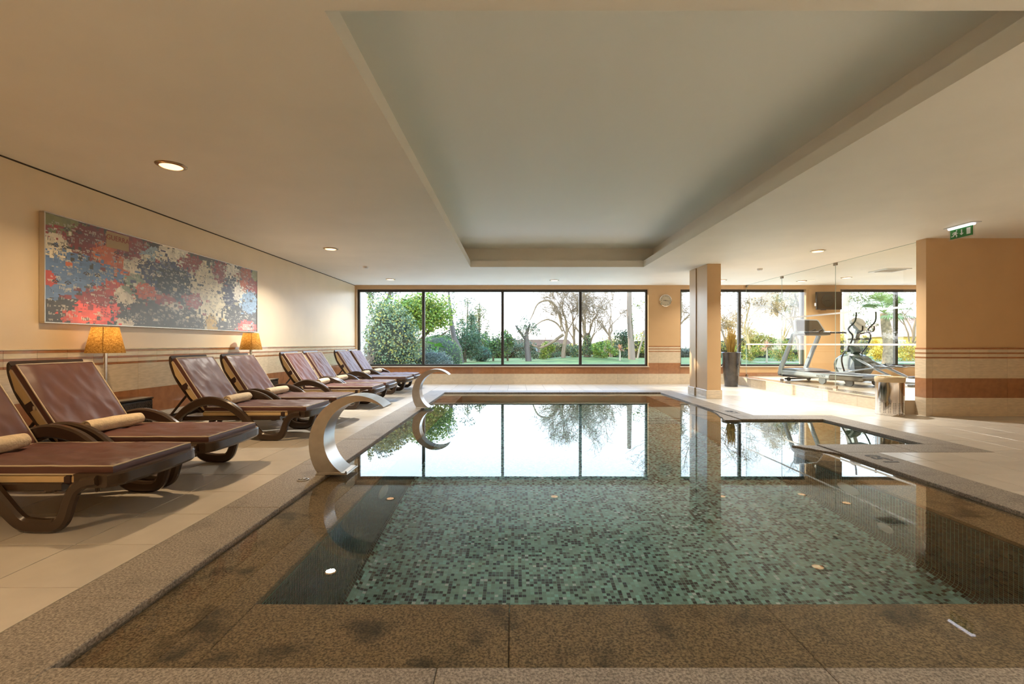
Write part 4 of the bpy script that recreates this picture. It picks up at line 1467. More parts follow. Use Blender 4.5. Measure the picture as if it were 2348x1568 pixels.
    o = link('lettering', text_mesh('MATRIX', 0.06, 0.0005), BLACK, t, (-0.12, hw + 0.0015, 0.178))
    o.rotation_euler = (PI / 2, 0, PI)
    return t


make_treadmill('silver treadmill facing the window behind the glass wall')


def make_elliptical(label, loc, group):
    t = thing('elliptical_trainer', label, 'exercise machine', loc, GR, group)
    hs = []
    for a in np.linspace(0, 2 * PI, 25)[:-1]:
        r = 0.30 + 0.03 * math.cos(2 * a)
        hs.append((0.40 + r * 1.15 * math.cos(a), 0.37 + r * math.sin(a) * (1.0 if math.sin(a) > 0 else 1.12)))
    hb = MB()
    n = len(hs)
    vs = []
    for (yv, f) in ((-0.17, 0.86), (-0.13, 1.0), (0.13, 1.0), (0.17, 0.86)):
        vs += [(0.40 + (x - 0.40) * f, yv, 0.37 + (z - 0.37) * f) for x, z in hs]
    fs = [tuple(range(n)), tuple(range(4 * n - 1, 3 * n - 1, -1))]
    for k in range(3):
        fs += [(k * n + (i + 1) % n, k * n + i, (k + 1) * n + i, (k + 1) * n + (i + 1) % n) for i in range(n)]
    hb.add(vs, fs, True)
    hb.build('flywheel_housing', mat('teal_grey', (0.07, 0.09, 0.085), 0.25, coat=0.3), t, sharp=30)
    for s in (-1, 1):
        MB().prism([(0.22, 0.18), (0.55, 0.12), (0.68, 0.34), (0.62, 0.55), (0.36, 0.60), (0.24, 0.45)], s * 0.171 - 0.006, s * 0.171 + 0.006, 'y').build('side_shroud', SILVER, t)
        MB().cbox(0.34, 0.54, s * 0.180 - 0.004, s * 0.180 + 0.004, 0.25, 0.285, 0.003).build('badge', WHITE, t)
        # swinging arm: foot bar up to the hand grip
        MB().tube(crom([(0.42, s * 0.24, 0.22), (0.46, s * 0.27, 0.55), (0.26, s * 0.27, 0.86), (0.20, s * 0.27, 1.05), (0.28, s * 0.30, 1.20), (0.12, s * 0.30, 1.38), (0.10, s * 0.29, 1.60)], 4), 0.017, 10).build('swing_arm', BLACK, t)
        MB().tube([(0.42, s * 0.24, 0.22), (-0.35, s * 0.22, 0.36)], 0.018, 10).build('pedal_rod', ALU, t)
        MB().tube([(0.36, s * 0.13, 0.60), (-0.30, s * 0.20, 0.30), (-0.62, s * 0.20, 0.16)], 0.026, 10).build('pedal_arm', ALU, t)
        MB().sweep([(-0.62, 0.40), (-0.55, 0.375), (-0.25, 0.385), (-0.20, 0.43)], s * 0.22 - 0.075, s * 0.22 + 0.075, 0.03, 0.01).build('pedal', GREYP, t)
        MB().tube(crom([(0.26, s * 0.03, 1.10), (0.18, s * 0.14, 1.13), (0.06, s * 0.17, 1.16), (0.05, s * 0.17, 1.27)], 3), 0.015, 8).build('fixed_grip', BLACK, t)
    MB().cbox(-1.05, 0.85, -0.05, 0.05, 0.03, 0.09, 0.01).build('base_beam', ALU, t)
    for x in (-1.0, 0.8):
        MB().cbox(x - 0.05, x + 0.05, -0.30, 0.30, 0.0, 0.05, 0.01).build('floor_bar', GREYP, t)
    MB().sweep([(0.47, 0.60), (0.40, 0.80), (0.28, 1.18)], -0.055, 0.055, [0.13, 0.10, 0.09], 0.02).build('mast', SILVER, t)
    MB().sweep(crom([(0.30, 0.66), (0.42, 0.80), (0.50, 0.70)], 3), -0.12, 0.12, 0.10, 0.03).build('mast_cover', mat('teal_grey', (0.07, 0.09, 0.085), 0.25), t)
    Mc = Matrix.Translation((0.27, 0, 1.30)) @ Matrix.Rotation(math.radians(25), 4, 'Y') @ Matrix.Rotation(PI / 2, 4, 'Z') @ Matrix.Rotation(PI / 2, 4, 'X')
    MB().prism([(-0.17, 0.13), (-0.20, 0.05), (-0.10, -0.15), (0.10, -0.15), (0.20, 0.05), (0.17, 0.13), (0.08, 0.17), (-0.08, 0.17)], -0.03, 0.03, 'z', Mc).build('console', mat('console_silver', (0.6, 0.62, 0.62), 0.12, 0.6), t)
    MB().cbox(0.16, 0.40, -0.20, 0.20, 0.955, 1.00, 0.015).build('bottle_tray', mat('olive_tray', (0.05, 0.05, 0.03), 0.4), t)
    return t


make_elliptical('teal grey elliptical trainer right of the treadmill behind the bin', (7.98, 10.35, PLAT), 'gym machines')
make_elliptical('exercise machine mostly hidden behind the right wall, only a handle showing', (10.42, 10.9, PLAT), 'gym machines')
# ---------------------------------------------------------------- garden
GZ = -0.15


def at(px, py, Y):
    return ((px - 1179) / 1060 * Y, Y, EYE - (py - 788) / 1060 * Y)


GRASS = mat('grass', (0.11, 0.17, 0.04), 0.9, var=0.35, vscale=1.2, bump=0.6, bscale=60)
nx, ny = 60, 40
xs = np.linspace(-45, 60, nx + 1); ysg = np.concatenate([np.linspace(12.75, 40, 28), np.linspace(43, 120, 13)])
V, F = [], []
mxp = at(1345, 0, 34)[0]
for yv in ysg:
    for x in xs:
        r2 = ((x - mxp) / 2.6) ** 2 + ((yv - 34) / 3.0) ** 2
        V.append((x, yv, GZ + 0.42 * math.exp(-r2)))
w_ = nx + 1
F = [(j * w_ + i, j * w_ + i + 1, (j + 1) * w_ + i + 1, (j + 1) * w_ + i) for j in range(len(ysg) - 1) for i in range(nx)]
lawn = MB().add(V, F, True).build('lawn', GRASS)
tag(lawn, kind='structure')
gp_ = MB().prism([(16, 30.2), (60, 29.0), (60, 31.5), (16, 31.2)], GZ - 0.05, GZ + 0.012).build('garden_path', mat('path_pale', (0.62, 0.60, 0.56), 0.9))
tag(gp_, kind='structure')


tp = struct('bounce_paving')  # unseen pale slabs, added to bounce daylight onto the ceiling
for k in range(22):
    for j in range(4):
        MB().cbox(-14 + k * 1.35 + .004, -12.65 + k * 1.35 - .004, 12.72 + j * 1.1 + .004, 13.82 + j * 1.1 - .004, GZ - .03, GZ + 0.03, .006).build('slab', mat('bounce_stone', (0.66, 0.62, 0.55), .8, var=.06, vscale=3), tp)


def leaf_mesh(name, clumps, size, cols, seed, wide=0.45):
    """clumps: (x,y,z,rx,ry,rz,n) ; many small leaf blades around each clump's surface"""
    r = np.random.default_rng(seed)
    C, N = [], []
    for (x, y, z, rx, ry, rz, n) in clumps:
        d = r.normal(0, 1, (n, 3)); d /= np.linalg.norm(d, axis=1, keepdims=True)
        rad = r.random((n, 1)) ** 0.33
        rad = 1 - (1 - rad) * 0.9
        C.append(np.array([x, y, z]) + d * rad * np.array([rx, ry, rz])); N.append(d)
    C = np.concatenate(C); D = np.concatenate(N)
    n = len(C)
    t = r.normal(0, 1, (n, 3)) + np.array([0, 0, -0.3]); t /= np.linalg.norm(t, axis=1, keepdims=True)
    b = np.cross(t, D + r.normal(0, 0.5, (n, 3))); b /= np.linalg.norm(b, axis=1, keepdims=True) + 1e-9
    s = size * r.uniform(0.6, 1.3, (n, 1))
    V = np.stack([C - t * s * .5, C + b * s * wide * .5, C + t * s * .5, C - b * s * wide * .5], 1).reshape(-1, 3)
    cl = np.array(cols)
    tint = cl[r.integers(0, len(cl), n)] * r.uniform(0.7, 1.3, (n, 1))
    return np_mesh(name, V, np.arange(n * 4).reshape(n, 4), tint)


def branches(base, tip_h, seed, spread=0.5, r0=0.16, depth=5, n0=3, lean=(0, 0), seg=4, wob=0.12, droop=0.0, ratio=0.72, first=None):
    """recursive limbs; returns list of (points, radii, level)"""
    r = random.Random(seed)
    out = []

    def grow(p, d, length, rad, lev):
        pts, rs = [Vector(p)], [rad]
        d = Vector(d).normalized()
        q = Vector(p)
        for k in range(seg):
            d = (d + Vector((r.gauss(0, wob), r.gauss(0, wob), r.gauss(0, wob) - droop * lev))).normalized()
            q = q + d * length / seg
            pts.append(q.copy()); rs.append(rad * (1 - 0.45 * (k + 1) / seg))
        out.append((pts, rs, lev))
        if lev >= depth: return
        kids = n0 if lev == 0 else r.choice((2, 3, 3))
        for c in range(kids):
            f = 1.0 if c == 0 else r.uniform(0.45, 1.0)
            i = min(seg, max(1, int(f * seg)))
            ax = Vector((r.gauss(0, 1), r.gauss(0, 1), r.gauss(0, .5))).normalized()
            nd = (d + ax * spread * r.uniform(0.6, 1.5)).normalized()
            grow(pts[i], nd, length * ratio * r.uniform(0.75, 1.15), rs[i] * (0.75 if c == 0 else 0.6), lev + 1)
    grow(Vector(base), Vector((lean[0], lean[1], 1)), tip_h, r0, 0)
    return out


def limb_mesh(name, limbs, col, sides=5, minr=0.012, seed=1):
    r = random.Random(seed)
    mb = MB()
    for (pts, rs, lev) in limbs:
        mb.tube(pts, [max(minr, q) for q in rs], sides if lev < 2 else 4, cap=False)
    me = mb.mesh(name)
    a = me.attributes.new('tint', 'FLOAT_COLOR', 'FACE')
    arr = np.ones((len(me.polygons), 4), np.float32)
    arr[:, :3] = np.array(col) * nrng.uniform(0.75, 1.2, (len(me.polygons), 1))
    a.data.foreach_set('color', arr.ravel())
    return me


def bare_tree(label, base, h, seed, col=(0.20, 0.14, 0.09), haze=2200, **kw):
    t = thing('bare_tree', label, 'tree', base)
    lim = branches((0, 0, 0), h, seed, **kw)
    link('trunk', limb_mesh('trunk', [l for l in lim if l[2] == 0], col, 8), BARK, t)
    link('branches', limb_mesh('branches', [l for l in lim if 0 < l[2] < 4], col), BARK, t)
    tw = [l for l in lim if l[2] >= 4]
    if tw:
        tag(link('twigs', limb_mesh('twigs', tw, col, 4, 0.011), BARK, t), kind='stuff')
    # finest twigs: thin slivers around the limb ends
    ends = [l[0][-1] for l in lim if l[2] >= 3]
    cl = [(e_.x, e_.y, e_.z, .42, .3, .42, max(4, int(haze / max(1, len(ends))))) for e_ in ends]
    if cl and haze:
        tag(link('fine_twigs', leaf_mesh('fine_twigs', cl, .50, [col, tuple(c * 1.4 for c in col), tuple(c * .7 for c in col)], seed, .045), LEAF, t), kind='stuff')
    return t


def bush(name, label, cat, base, clumps, size, cols, seed, wide=0.45, trunk=None, tcol=(0.12, 0.085, 0.055), core=None):
    t = thing(name, label, cat, base)
    tag(link('foliage', leaf_mesh('foliage', clumps, size, cols, seed, wide), LEAF, t), kind='stuff')
    if trunk:
        lim = [(p, q, 0) for p, q in trunk]
        link('trunk', limb_mesh('trunk', lim, tcol, 7), BARK, t)
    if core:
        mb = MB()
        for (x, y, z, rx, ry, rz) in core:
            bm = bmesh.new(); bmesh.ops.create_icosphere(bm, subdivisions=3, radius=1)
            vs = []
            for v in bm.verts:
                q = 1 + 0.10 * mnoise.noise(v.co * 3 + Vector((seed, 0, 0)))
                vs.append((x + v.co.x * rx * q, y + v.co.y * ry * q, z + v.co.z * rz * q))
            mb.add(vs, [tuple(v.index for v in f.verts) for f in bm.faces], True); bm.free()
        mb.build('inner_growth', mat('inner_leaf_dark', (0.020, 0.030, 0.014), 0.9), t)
    return t


def blob_clumps(c, R, k, n, seed, cr=0.35, flat=1.0):
    r = random.Random(seed)
    out = []
    for i in range(k):
        d = Vector((r.gauss(0, 1), r.gauss(0, 1), r.gauss(0, 1))).normalized() * r.uniform(0.35, 0.95)
        q = cr * r.uniform(0.7, 1.3)
        out.append((c[0] + d.x * R[0], c[1] + d.y * R[1], c[2] + d.z * R[2], R[0] * q, R[1] * q, R[2] * q * flat, n))
    return out


G_IVY = [(0.12, 0.18, 0.07), (0.19, 0.27, 0.12), (0.26, 0.34, 0.17), (0.42, 0.38, 0.08), (0.08, 0.12, 0.05)]
G_BRIGHT = [(0.17, 0.27, 0.03), (0.26, 0.35, 0.04), (0.09, 0.17, 0.04), (0.36, 0.38, 0.06)]
G_DARK = [(0.04, 0.09, 0.04), (0.07, 0.13, 0.06), (0.10, 0.17, 0.08), (0.06, 0.10, 0.06)]
G_OLIVE = [(0.16, 0.18, 0.08), (0.24, 0.24, 0.10), (0.10, 0.14, 0.07), (0.34, 0.28, 0.12)]
G_GREY = [(0.17, 0.21, 0.15), (0.24, 0.28, 0.21), (0.10, 0.13, 0.10)]
G_BOX = [(0.10, 0.20, 0.04), (0.15, 0.28, 0.06), (0.20, 0.34, 0.07)]
G_GOLD = [(0.55, 0.40, 0.05), (0.70, 0.52, 0.10), (0.45, 0.36, 0.08), (0.40, 0.42, 0.10)]
G_YEL = [(0.75, 0.48, 0.04), (0.85, 0.60, 0.08), (0.60, 0.45, 0.06)]

# pale neighbouring wall with sloping coping, left
nb = thing('gable_wall', 'pale rendered gable wall with sloping top at the far left outside the window', 'wall', (0, 18.2, GZ))
MB().prism([(-14, 0), (-5.2, 0), (-5.2, 2.57), (-6.13, 3.29), (-10.2, 6.50), (-14, 3.5)], 0, 0.25, 'y').build('render', mat('pale_render', (0.62, 0.57, 0.48), 0.9), nb)
MB().prism([(-5.1, 2.49), (-10.2, 6.50), (-14.1, 3.42), (-14.1, 3.54), (-10.2, 6.64), (-5.1, 2.60)], -0.05, 0.30, 'y').build('coping', mat('render_coping', (0.42, 0.33, 0.22), 0.9), nb)

bush('ivy_bush', 'big ivy covered bush filling the left end of the large window', 'bush', (-4.30, 15.8, GZ),
     [(0.15, 0, 1.25, 0.95, 0.9, 1.40, 7000), (-0.35, 0.2, 1.5, 0.60, 0.6, 1.2, 1500), (0.55, 0.1, 0.9, 0.65, 0.6, 1.2, 2600), (0, 0, 2.2, 0.6, 0.5, 0.55, 1500), (-.6, 0, 2.6, .12, .12, .45, 160)],
     0.085, G_IVY, 21, 0.55, core=[(0.1, 0.1, 1.1, 0.8, 0.7, 1.2)])
tg = thing('dead_twigs', 'tangle of bare brown twigs at the left edge of the ivy bush', 'twigs', (-4.95, 15.15, GZ))
lim = []
for k in range(20):
    lim += branches((rnd.uniform(-.35, .15), rnd.uniform(-.2, .2), 0), rnd.uniform(0.5, 0.8), 100 + k, spread=0.7, r0=0.02, depth=3, n0=3, wob=0.25)
tag(link('twigs', limb_mesh('twigs', lim, (0.24, 0.17, 0.12), 4, 0.004), BARK, tg), kind='stuff')
bush('laurel_tree', 'bright yellow green leafy tree behind the ivy bush', 'tree', (-4.95, 22.0, GZ),
     blob_clumps((0.15, 0, 2.65), (1.75, 1.4, 1.15), 34, 360, 5, 0.38), 0.15, G_BRIGHT, 22, 0.5,
     trunk=[([Vector((0.3, 0, 0)), Vector((0.2, 0, 1.1)), Vector((-0.3, 0, 2.4))], [0.16, 0.13, 0.07]), ([Vector((0.2, 0, 1.0)), Vector((0.9, 0.1, 1.9)), Vector((1.3, 0, 2.8))], [0.1, 0.07, 0.04]), ([Vector((0.25, 0, .8)), Vector((1.3, -.1, 1.5)), Vector((1.9, 0, 1.9))], [0.06, 0.045, 0.02])])
bush('olive_tree', 'tall grey green tree with thick trunk above the pale wall', 'tree', (-8.4, 28, GZ),
     blob_clumps((0, 0, 4.6), (1.6, 1.4, 1.6), 16, 170, 8, 0.33), 0.17, G_GREY, 23, 0.4,
     trunk=[([Vector((0.3, 0, 0)), Vector((0.2, 0, 2.4)), Vector((-0.1, 0, 3.4)), Vector((-.5, 0, 4.8))], [0.34, 0.28, 0.22, 0.1]), ([Vector((0.2, 0, 2.9)), Vector((0.8, 0, 4.0)), Vector((1.0, 0, 5))], [0.18, 0.12, 0.06])])
bush('topiary_ball', 'large clipped round green shrub left in the large window', 'shrub', (-3.32, 20.0, GZ),
     [(0, 0, 0.62, 1.12, 1.1, 1.0, 9000)], 0.055, G_BOX, 24, 0.6, core=[(0, 0, 0.6, 1.0, 1.0, 0.92)])
bush('lavender_shrub', 'low rounded grey green shrub in front of the clipped ball', 'shrub', (-2.92, 16.6, GZ),
     [(0, 0, 0.40, 0.80, 0.7, 0.66, 5200)], 0.06, G_GREY, 25, 0.35, core=[(0, 0, 0.38, 0.7, 0.62, 0.56)])
bush('low_shrub', 'low blue green shrub below the lily leaves', 'shrub', (-3.75, 17.2, GZ),
     [(0, 0, 0.30, 0.62, 0.5, 0.42, 2200)], 0.07, G_DARK, 26, 0.45, core=[(0, 0, 0.26, 0.5, 0.4, 0.34)])

LILYM = mat('lily_leaf', (0.13, 0.34, 0.05), 0.35, var=0.2, vscale=5)


def lily(label, base, seed, n, flowers):
    t = thing('arum_lily', label, 'plant', base, 0, None)
    r = random.Random(seed)
    for k in range(n):
        a, tilt = r.uniform(0, 2 * PI), r.uniform(-0.2, 0.9)
        h, s = r.uniform(0.45, 1.0), r.uniform(0.8, 1.2)
        top = Vector((math.cos(a) * r.uniform(.1, .45), math.sin(a) * r.uniform(.1, .3), h))
        MB().tube([(top.x * .2, top.y * .2, 0), (top.x * .7, top.y * .7, h * .6), top], 0.012, 5).build('stem', LILYM, t)
        M = Matrix.Translation(top) @ Matrix.Rotation(a, 4, 'Z') @ Matrix.Rotation(tilt - .5, 4, 'Y') @ Matrix.Scale(s, 4)
        b = MB()
        b.add([M @ Vector(p) for p in ((0, 0, 0), (-.10, .12, .02), (.10, .14, .03), (.40, 0, -.04), (.10, -.14, .03), (-.10, -.12, .02), (.12, 0, -.015))],
              [(0, 6, 2, 1), (6, 3, 2), (0, 5, 4, 6), (6, 4, 3)], True)
        b.build('leaf', LILYM, t)
    for k in range(flowers):
        M = Matrix.Translation((r.uniform(-.2, .3), r.uniform(-.1, .1), r.uniform(.85, 1.05)))
        MB().lathe([(0.012, 0), (0.03, 0.08), (0.075, 0.15)], 10, M=M @ Matrix.Rotation(.5, 4, 'Y'), cap=False).build('flower', WHITE, t)
    return t


lily('big leaved lily plant with white flowers beside the ivy bush', at(935, 0, 17.9)[:2] + (GZ,), 3, 11, 2)
lily('big leaved lily plant standing between clipped ball and grey shrub', at(998, 0, 18.2)[:2] + (GZ + .25,), 6, 6, 0)

# leaning trunk with thin crown, and the evergreens behind the lawn
x, yv, _ = at(1054, 0, 29)
bush('leaning_tree', 'thin crowned tree with leaning grey trunk behind the clipped ball', 'tree', (x, yv, GZ),
     [(-.75, 0, 3.6, .5, .4, .5, 160), (-.55, 0, 4.4, .45, .4, .5, 110), (-.2, 0, 3.2, .5, .4, .35, 90), (.5, 0, 3.9, .5, .3, .35, 90), (-1.2, 0, 3.4, .5, .3, .3, 90)], 0.15, G_GREY, 31, 0.4,
     trunk=[([Vector((0.05, 0, 0)), Vector((-.05, 0, 0.9)), Vector((-.35, 0, 1.6)), Vector((-.5, 0, 2.4)), Vector((-.58, 0, 3.3)), Vector((-.7, 0, 4.6))], [0.24, 0.21, 0.17, 0.15, 0.12, 0.04])], tcol=(0.12, 0.10, 0.085))
bush('bushy_evergreen', 'dark bushy evergreen just right of the leaning trunk', 'tree', at(1066, 0, 31)[:2] + (GZ,),
     blob_clumps((0, 0, 1.1), (1.5, 1.2, 1.5), 18, 260, 12, 0.42), 0.16, G_DARK, 32, 0.5, trunk=[([Vector((0, 0, 0)), Vector((0, 0, 2))], [.12, .05])])
bush('cypress', 'narrow dark green conical evergreen in the second window pane', 'tree', at(1080, 0, 34)[:2] + (GZ,),
     [(0, 0, 0.9, .75, .7, 1.0, 900), (0, 0, 1.8, .6, .55, .9, 800), (.05, 0, 2.6, .42, .4, .8, 520), (.05, 0, 3.3, .25, .25, .6, 240)], 0.14, G_DARK, 33, 0.4, trunk=[([Vector((0, 0, 0)), Vector((0, 0, 3.4))], [.1, .03])])
bush('golden_conifer', 'gold tipped tall conifer behind the dark cone', 'tree', at(1097, 0, 37)[:2] + (GZ,),
     blob_clumps((0, 0, 2.0), (0.85, .8, 2.5), 22, 130, 14, 0.30), 0.17, G_OLIVE, 34, 0.4, trunk=[([Vector((0, 0, 0)), Vector((.1, 0, 4.6))], [.14, .03])])
bush('olive_conifer', 'loose brown green tree top behind the leaning trunk', 'tree', at(1072, 0, 39)[:2] + (GZ,),
     blob_clumps((0, 0, 3.3), (1.1, .8, 1.7), 16, 110, 15, 0.30), 0.17, G_OLIVE, 35, 0.4, trunk=[([Vector((0, 0, 0)), Vector((0, 0, 4.8))], [.14, .03])])
bush('round_shrub', 'blue green round shrub at the lawn edge in the second pane', 'shrub', at(1104, 0, 32)[:2] + (GZ,),
     [(0, 0, .5, .75, .6, .58, 1500)], 0.12, [(0.05, 0.13, 0.09), (0.08, 0.18, 0.12), (0.11, 0.22, 0.14)], 36, 0.5, core=[(0, 0, .45, .6, .5, .45)])
bush('small_tree', 'small green tree beside the middle window bar, left of it', 'tree', at(1131, 0, 33)[:2] + (GZ,),
     blob_clumps((0, 0, 1.3), (.75, .6, 1.0), 12, 150, 17, 0.38), 0.14, G_DARK + G_BOX, 37, 0.5, trunk=[([Vector((0, 0, 0)), Vector((0, 0, 1.8))], [.07, .03])])
bush('hedge_tree', 'green tree just right of the middle window bar', 'tree', at(1164, 0, 33)[:2] + (GZ,),
     blob_clumps((0, 0, 1.3), (.75, .6, 1.15), 12, 170, 18, 0.38), 0.15, G_DARK + G_BOX, 38, 0.5, trunk=[([Vector((0, 0, 0)), Vector((0, 0, 2.2))], [.08, .03])])
bush('low_hedge', 'low dark hedge at the back of the lawn in the third pane', 'hedge', at(1245, 0, 36)[:2] + (GZ,),
     [(-1.2, 0, .35, 1.0, .4, .40, 700), (0, 0, .3, .9, .4, .34, 600), (1.1, 0, .3, .8, .4, .36, 500)], 0.12, G_DARK, 39, 0.5)
bush('stump_tree', 'grey pollard trunk with dark leafy head in the third pane', 'tree', at(1207, 0, 32)[:2] + (GZ,),
     [(-.35, 0, 2.2, .45, .35, .40, 260), (.25, 0, 2.45, .55, .35, .35, 280), (.7, 0, 2.1, .45, .3, .35, 170), (-.2, 0, 1.5, .35, .3, .5, 130), (-.1, 0, 2.9, .4, .3, .35, 90), (-.7, 0, 1.5, .3, .3, .4, 80)], 0.14, G_DARK + G_GREY, 40, 0.45,
     trunk=[([Vector((.15, 0, 0)), Vector((.05, 0, 1.0)), Vector((0, 0, 1.9)), Vector((.25, 0, 2.6))], [.22, .19, .15, .05]), ([Vector((0, 0, 1.4)), Vector((-.4, 0, 2.0)), Vector((-.75, 0, 2.5))], [.10, .09, .06])], tcol=(0.11, 0.095, 0.08))
bush('light_green_bush', 'light green bush below the bent bare limb', 'bush', at(1256, 0, 34)[:2] + (GZ,),
     blob_clumps((0, 0, .75), (.7, .5, .75), 9, 180, 19, 0.45), 0.14, G_BRIGHT, 41, 0.5)

# far houses
hs = thing('house', 'low brown roofed house behind the trees in the third pane', 'house', at(1225, 0, 58)[:2] + (GZ,))
MB().box(-4.2, 4.6, 0, 6, 0, 0.95).build('wall', mat('house_brick', (0.24, 0.15, 0.12), 0.9), hs)
MB().prism([(-4.6, 0.95), (5.0, 0.95), (4.2, 1.75), (-3.9, 1.75)], -0.4, 6.4, 'y').build('roof', mat('roof_brown', (0.20, 0.12, 0.09), 0.9), hs)
for xw in (-2.6, -0.4, 1.9):
    MB().cbox(xw, xw + .8, -0.06, 0.02, 0.25, 0.80, .02).build('window', mat('house_pane', (0.35, 0.38, 0.42), 0.2), hs)
h2 = thing('house', 'yellow house with pink tiled roof behind the palm', 'house', at(2072, 0, 44)[:2] + (GZ,))
MB().box(-1.3, 8, 0, 7, 0, 1.95).build('wall', mat('house_yellow', (0.78, 0.55, 0.14), 0.9), h2)
MB().add([(-1.8, -.5, 1.9), (8.5, -.5, 1.9), (8.5, 7.5, 1.9), (-1.8, 7.5, 1.9), (1.9, 3.5, 3.9), (5, 3.5, 3.9)], [(0, 1, 5, 4), (1, 2, 5), (2, 3, 4, 5), (3, 0, 4), (3, 2, 1, 0)]).build('roof', mat('roof_pink', (0.52, 0.26, 0.17), 0.9, var=.2, vscale=3), h2)
for xw in (-.7, 1.2, 3.6):
    w_2 = MB().cbox(xw, xw + .9, -0.07, 0.02, 0.7, 1.6, .02).build('window', WHITE, h2)
    MB().box(xw + .1, xw + .8, -0.09, -0.071, 0.8, 1.5).build('pane', mat('house_pane', (0.35, 0.38, 0.42), 0.2), w_2)

# bare winter trees
TAN = (0.27, 0.19, 0.115)
x, yv, _ = at(1292, 0, 33)
t = bare_tree('big bare tree with a bent limb reaching left in the third pane', (x, yv, GZ), 2.4, 51, TAN, spread=0.45, r0=0.17, depth=5, n0=4, wob=.10)
lim = [([Vector(p) for p in crom([(0.0, 0, 1.9), (-.5, 0, 1.55), (-1.1, 0, 1.15), (-1.7, 0, .95), (-2.25, 0, 1.15)], 4)], [.13 - .005 * k for k in range(17)], 1),
       ([Vector(p) for p in crom([(-.05, 0, 2.1), (-.5, 0, 2.7), (-1.2, 0, 2.95), (-1.9, 0, 2.6), (-2.5, 0, 1.9)], 4)], [.08 - .003 * k for k in range(17)], 1),
       ([Vector(p) for p in crom([(-.1, 0, 2.4), (-.4, 0, 3.6), (-1.0, 0, 4.3), (-1.8, 0, 4.1), (-2.2, 0, 3.3), (-2.4, 0, 2.9)], 4)], [.11 - .004 * k for k in range(21)], 1)]
for (p, q, l) in list(lim):
    for k in range(5):
        i = rnd.randint(4, len(p) - 1)
        lim += [(a, [max(.008, b * .5) for b in c], 3) for a, c, _ in branches(p[i], .6, 300 + k, spread=.6, r0=.03, depth=2, n0=3, lean=(rnd.uniform(-1, 1), 0), wob=.2)]
link('bent_limbs', limb_mesh('bent_limbs', lim, TAN), BARK, t)
TREES = [(1318, 34, 2.2, 52, 'bare forked tree just left of the third window bar', dict(spread=.30, r0=.13, n0=4)),
         (1352, 33, 2.2, 53, 'bare tree rising from the ivy stump in the fourth pane', dict(spread=.42, r0=.20, n0=5)),
         (1400, 34, 2.0, 54, 'bare tree with V shaped limbs in the fourth pane', dict(spread=.60, r0=.14, n0=4)),
         (1383, 40, 3.0, 55, 'thin bare tree far back in the fourth pane', dict(spread=.34, r0=.10, n0=4)),
         (1462, 38, 2.4, 56, 'twiggy pale bare tree at the right edge of the large window', dict(spread=.5, r0=.09, n0=4)),
         (1540, 30, 2.6, 57, 'bare tree seen left of the column in the second window', dict(spread=.55, r0=.16, n0=5)),
         (1672, 34, 2.6, 58, 'bare tree right of the column in the second window', dict(spread=.45, r0=.11, n0=4)),
         (1722, 33, 2.2, 59, 'golden twigged tree left of the red spiky plant', dict(spread=.50, r0=.12, n0=5)),
         (1792, 35, 2.3, 60, 'golden twigged tree right of the red spiky plant', dict(spread=.50, r0=.12, n0=5)),
         (1836, 31, 2.6, 61, 'dark bare tree beside the white post', dict(spread=.55, r0=.11, n0=4)),
         (2086, 36, 2.8, 62, 'bare tree at the right edge of the third window', dict(spread=.5, r0=.13, n0=4))]
for (px, Y, h, sd_, lab, kw) in TREES:
    x, yv, _ = at(px, 0, Y)
    col = (0.55, 0.37, 0.15) if 'golden' in lab else ((0.34, 0.26, 0.18) if 'pale' in lab else TAN)
    bare_tree(lab, (x, yv, GZ), h * 1.2, sd_, col, 7000 if 'golden' in lab else 2000, depth=5, **kw)
iv = bush('ivy_stump', 'thick ivy clad stump on the grass mound', 'tree', at(1346, 0, 32.6)[:2] + (GZ + .3,),
          [(0, 0, .6, .36, .32, .75, 1500), (.05, 0, 1.3, .30, .28, .35, 420)], 0.12, G_DARK + G_IVY, 42, 0.6, trunk=[([Vector((0, 0, 0)), Vector((0, 0, 1.7))], [.24, .16])])
bush('ivy_sapling', 'ivy clad low trunk left of the third window bar', 'tree', at(1318, 0, 33)[:2] + (GZ + .2,),
     [(0, 0, .4, .38, .3, .55, 700)], 0.12, G_DARK + G_IVY, 43, 0.6)
pt = thing('pale_trunk_tree', 'tall straight pale trunk at the right of the fourth pane', 'tree', at(1446, 0, 33)[:2] + (GZ,))
link('trunk', limb_mesh('trunk', [([Vector((.1, 0, 0)), Vector((.02, 0, 1.6)), Vector((-.08, 0, 3.2)), Vector((-.1, 0, 6.5))], [.26, .22, .19, .14], 0)], (0.27, 0.20, 0.145), 9), BARK, pt)
tag(link('ivy', leaf_mesh('ivy', [(.1, -.1, 2.6, .18, .15, .8, 150), (.12, -.1, 1.6, .15, .15, .6, 90), (.6, 0, 4.2, .7, .3, .5, 160)], .13, G_IVY, 44), LEAF, pt), kind='stuff')
bush('mixed_bush', 'green and gold bush below the V limbed tree', 'bush', at(1385, 0, 32)[:2] + (GZ,),
     blob_clumps((0, 0, .8), (1.0, .6, .85), 12, 190, 61, .42), 0.13, G_BRIGHT + G_BOX, 45, .5)
bush('dark_bush', 'dark green bush left of the pale trunk', 'bush', at(1424, 0, 35)[:2] + (GZ,),
     blob_clumps((0, 0, 1.05), (.85, .6, 1.2), 12, 190, 62, .42), 0.14, G_DARK, 46, .5)


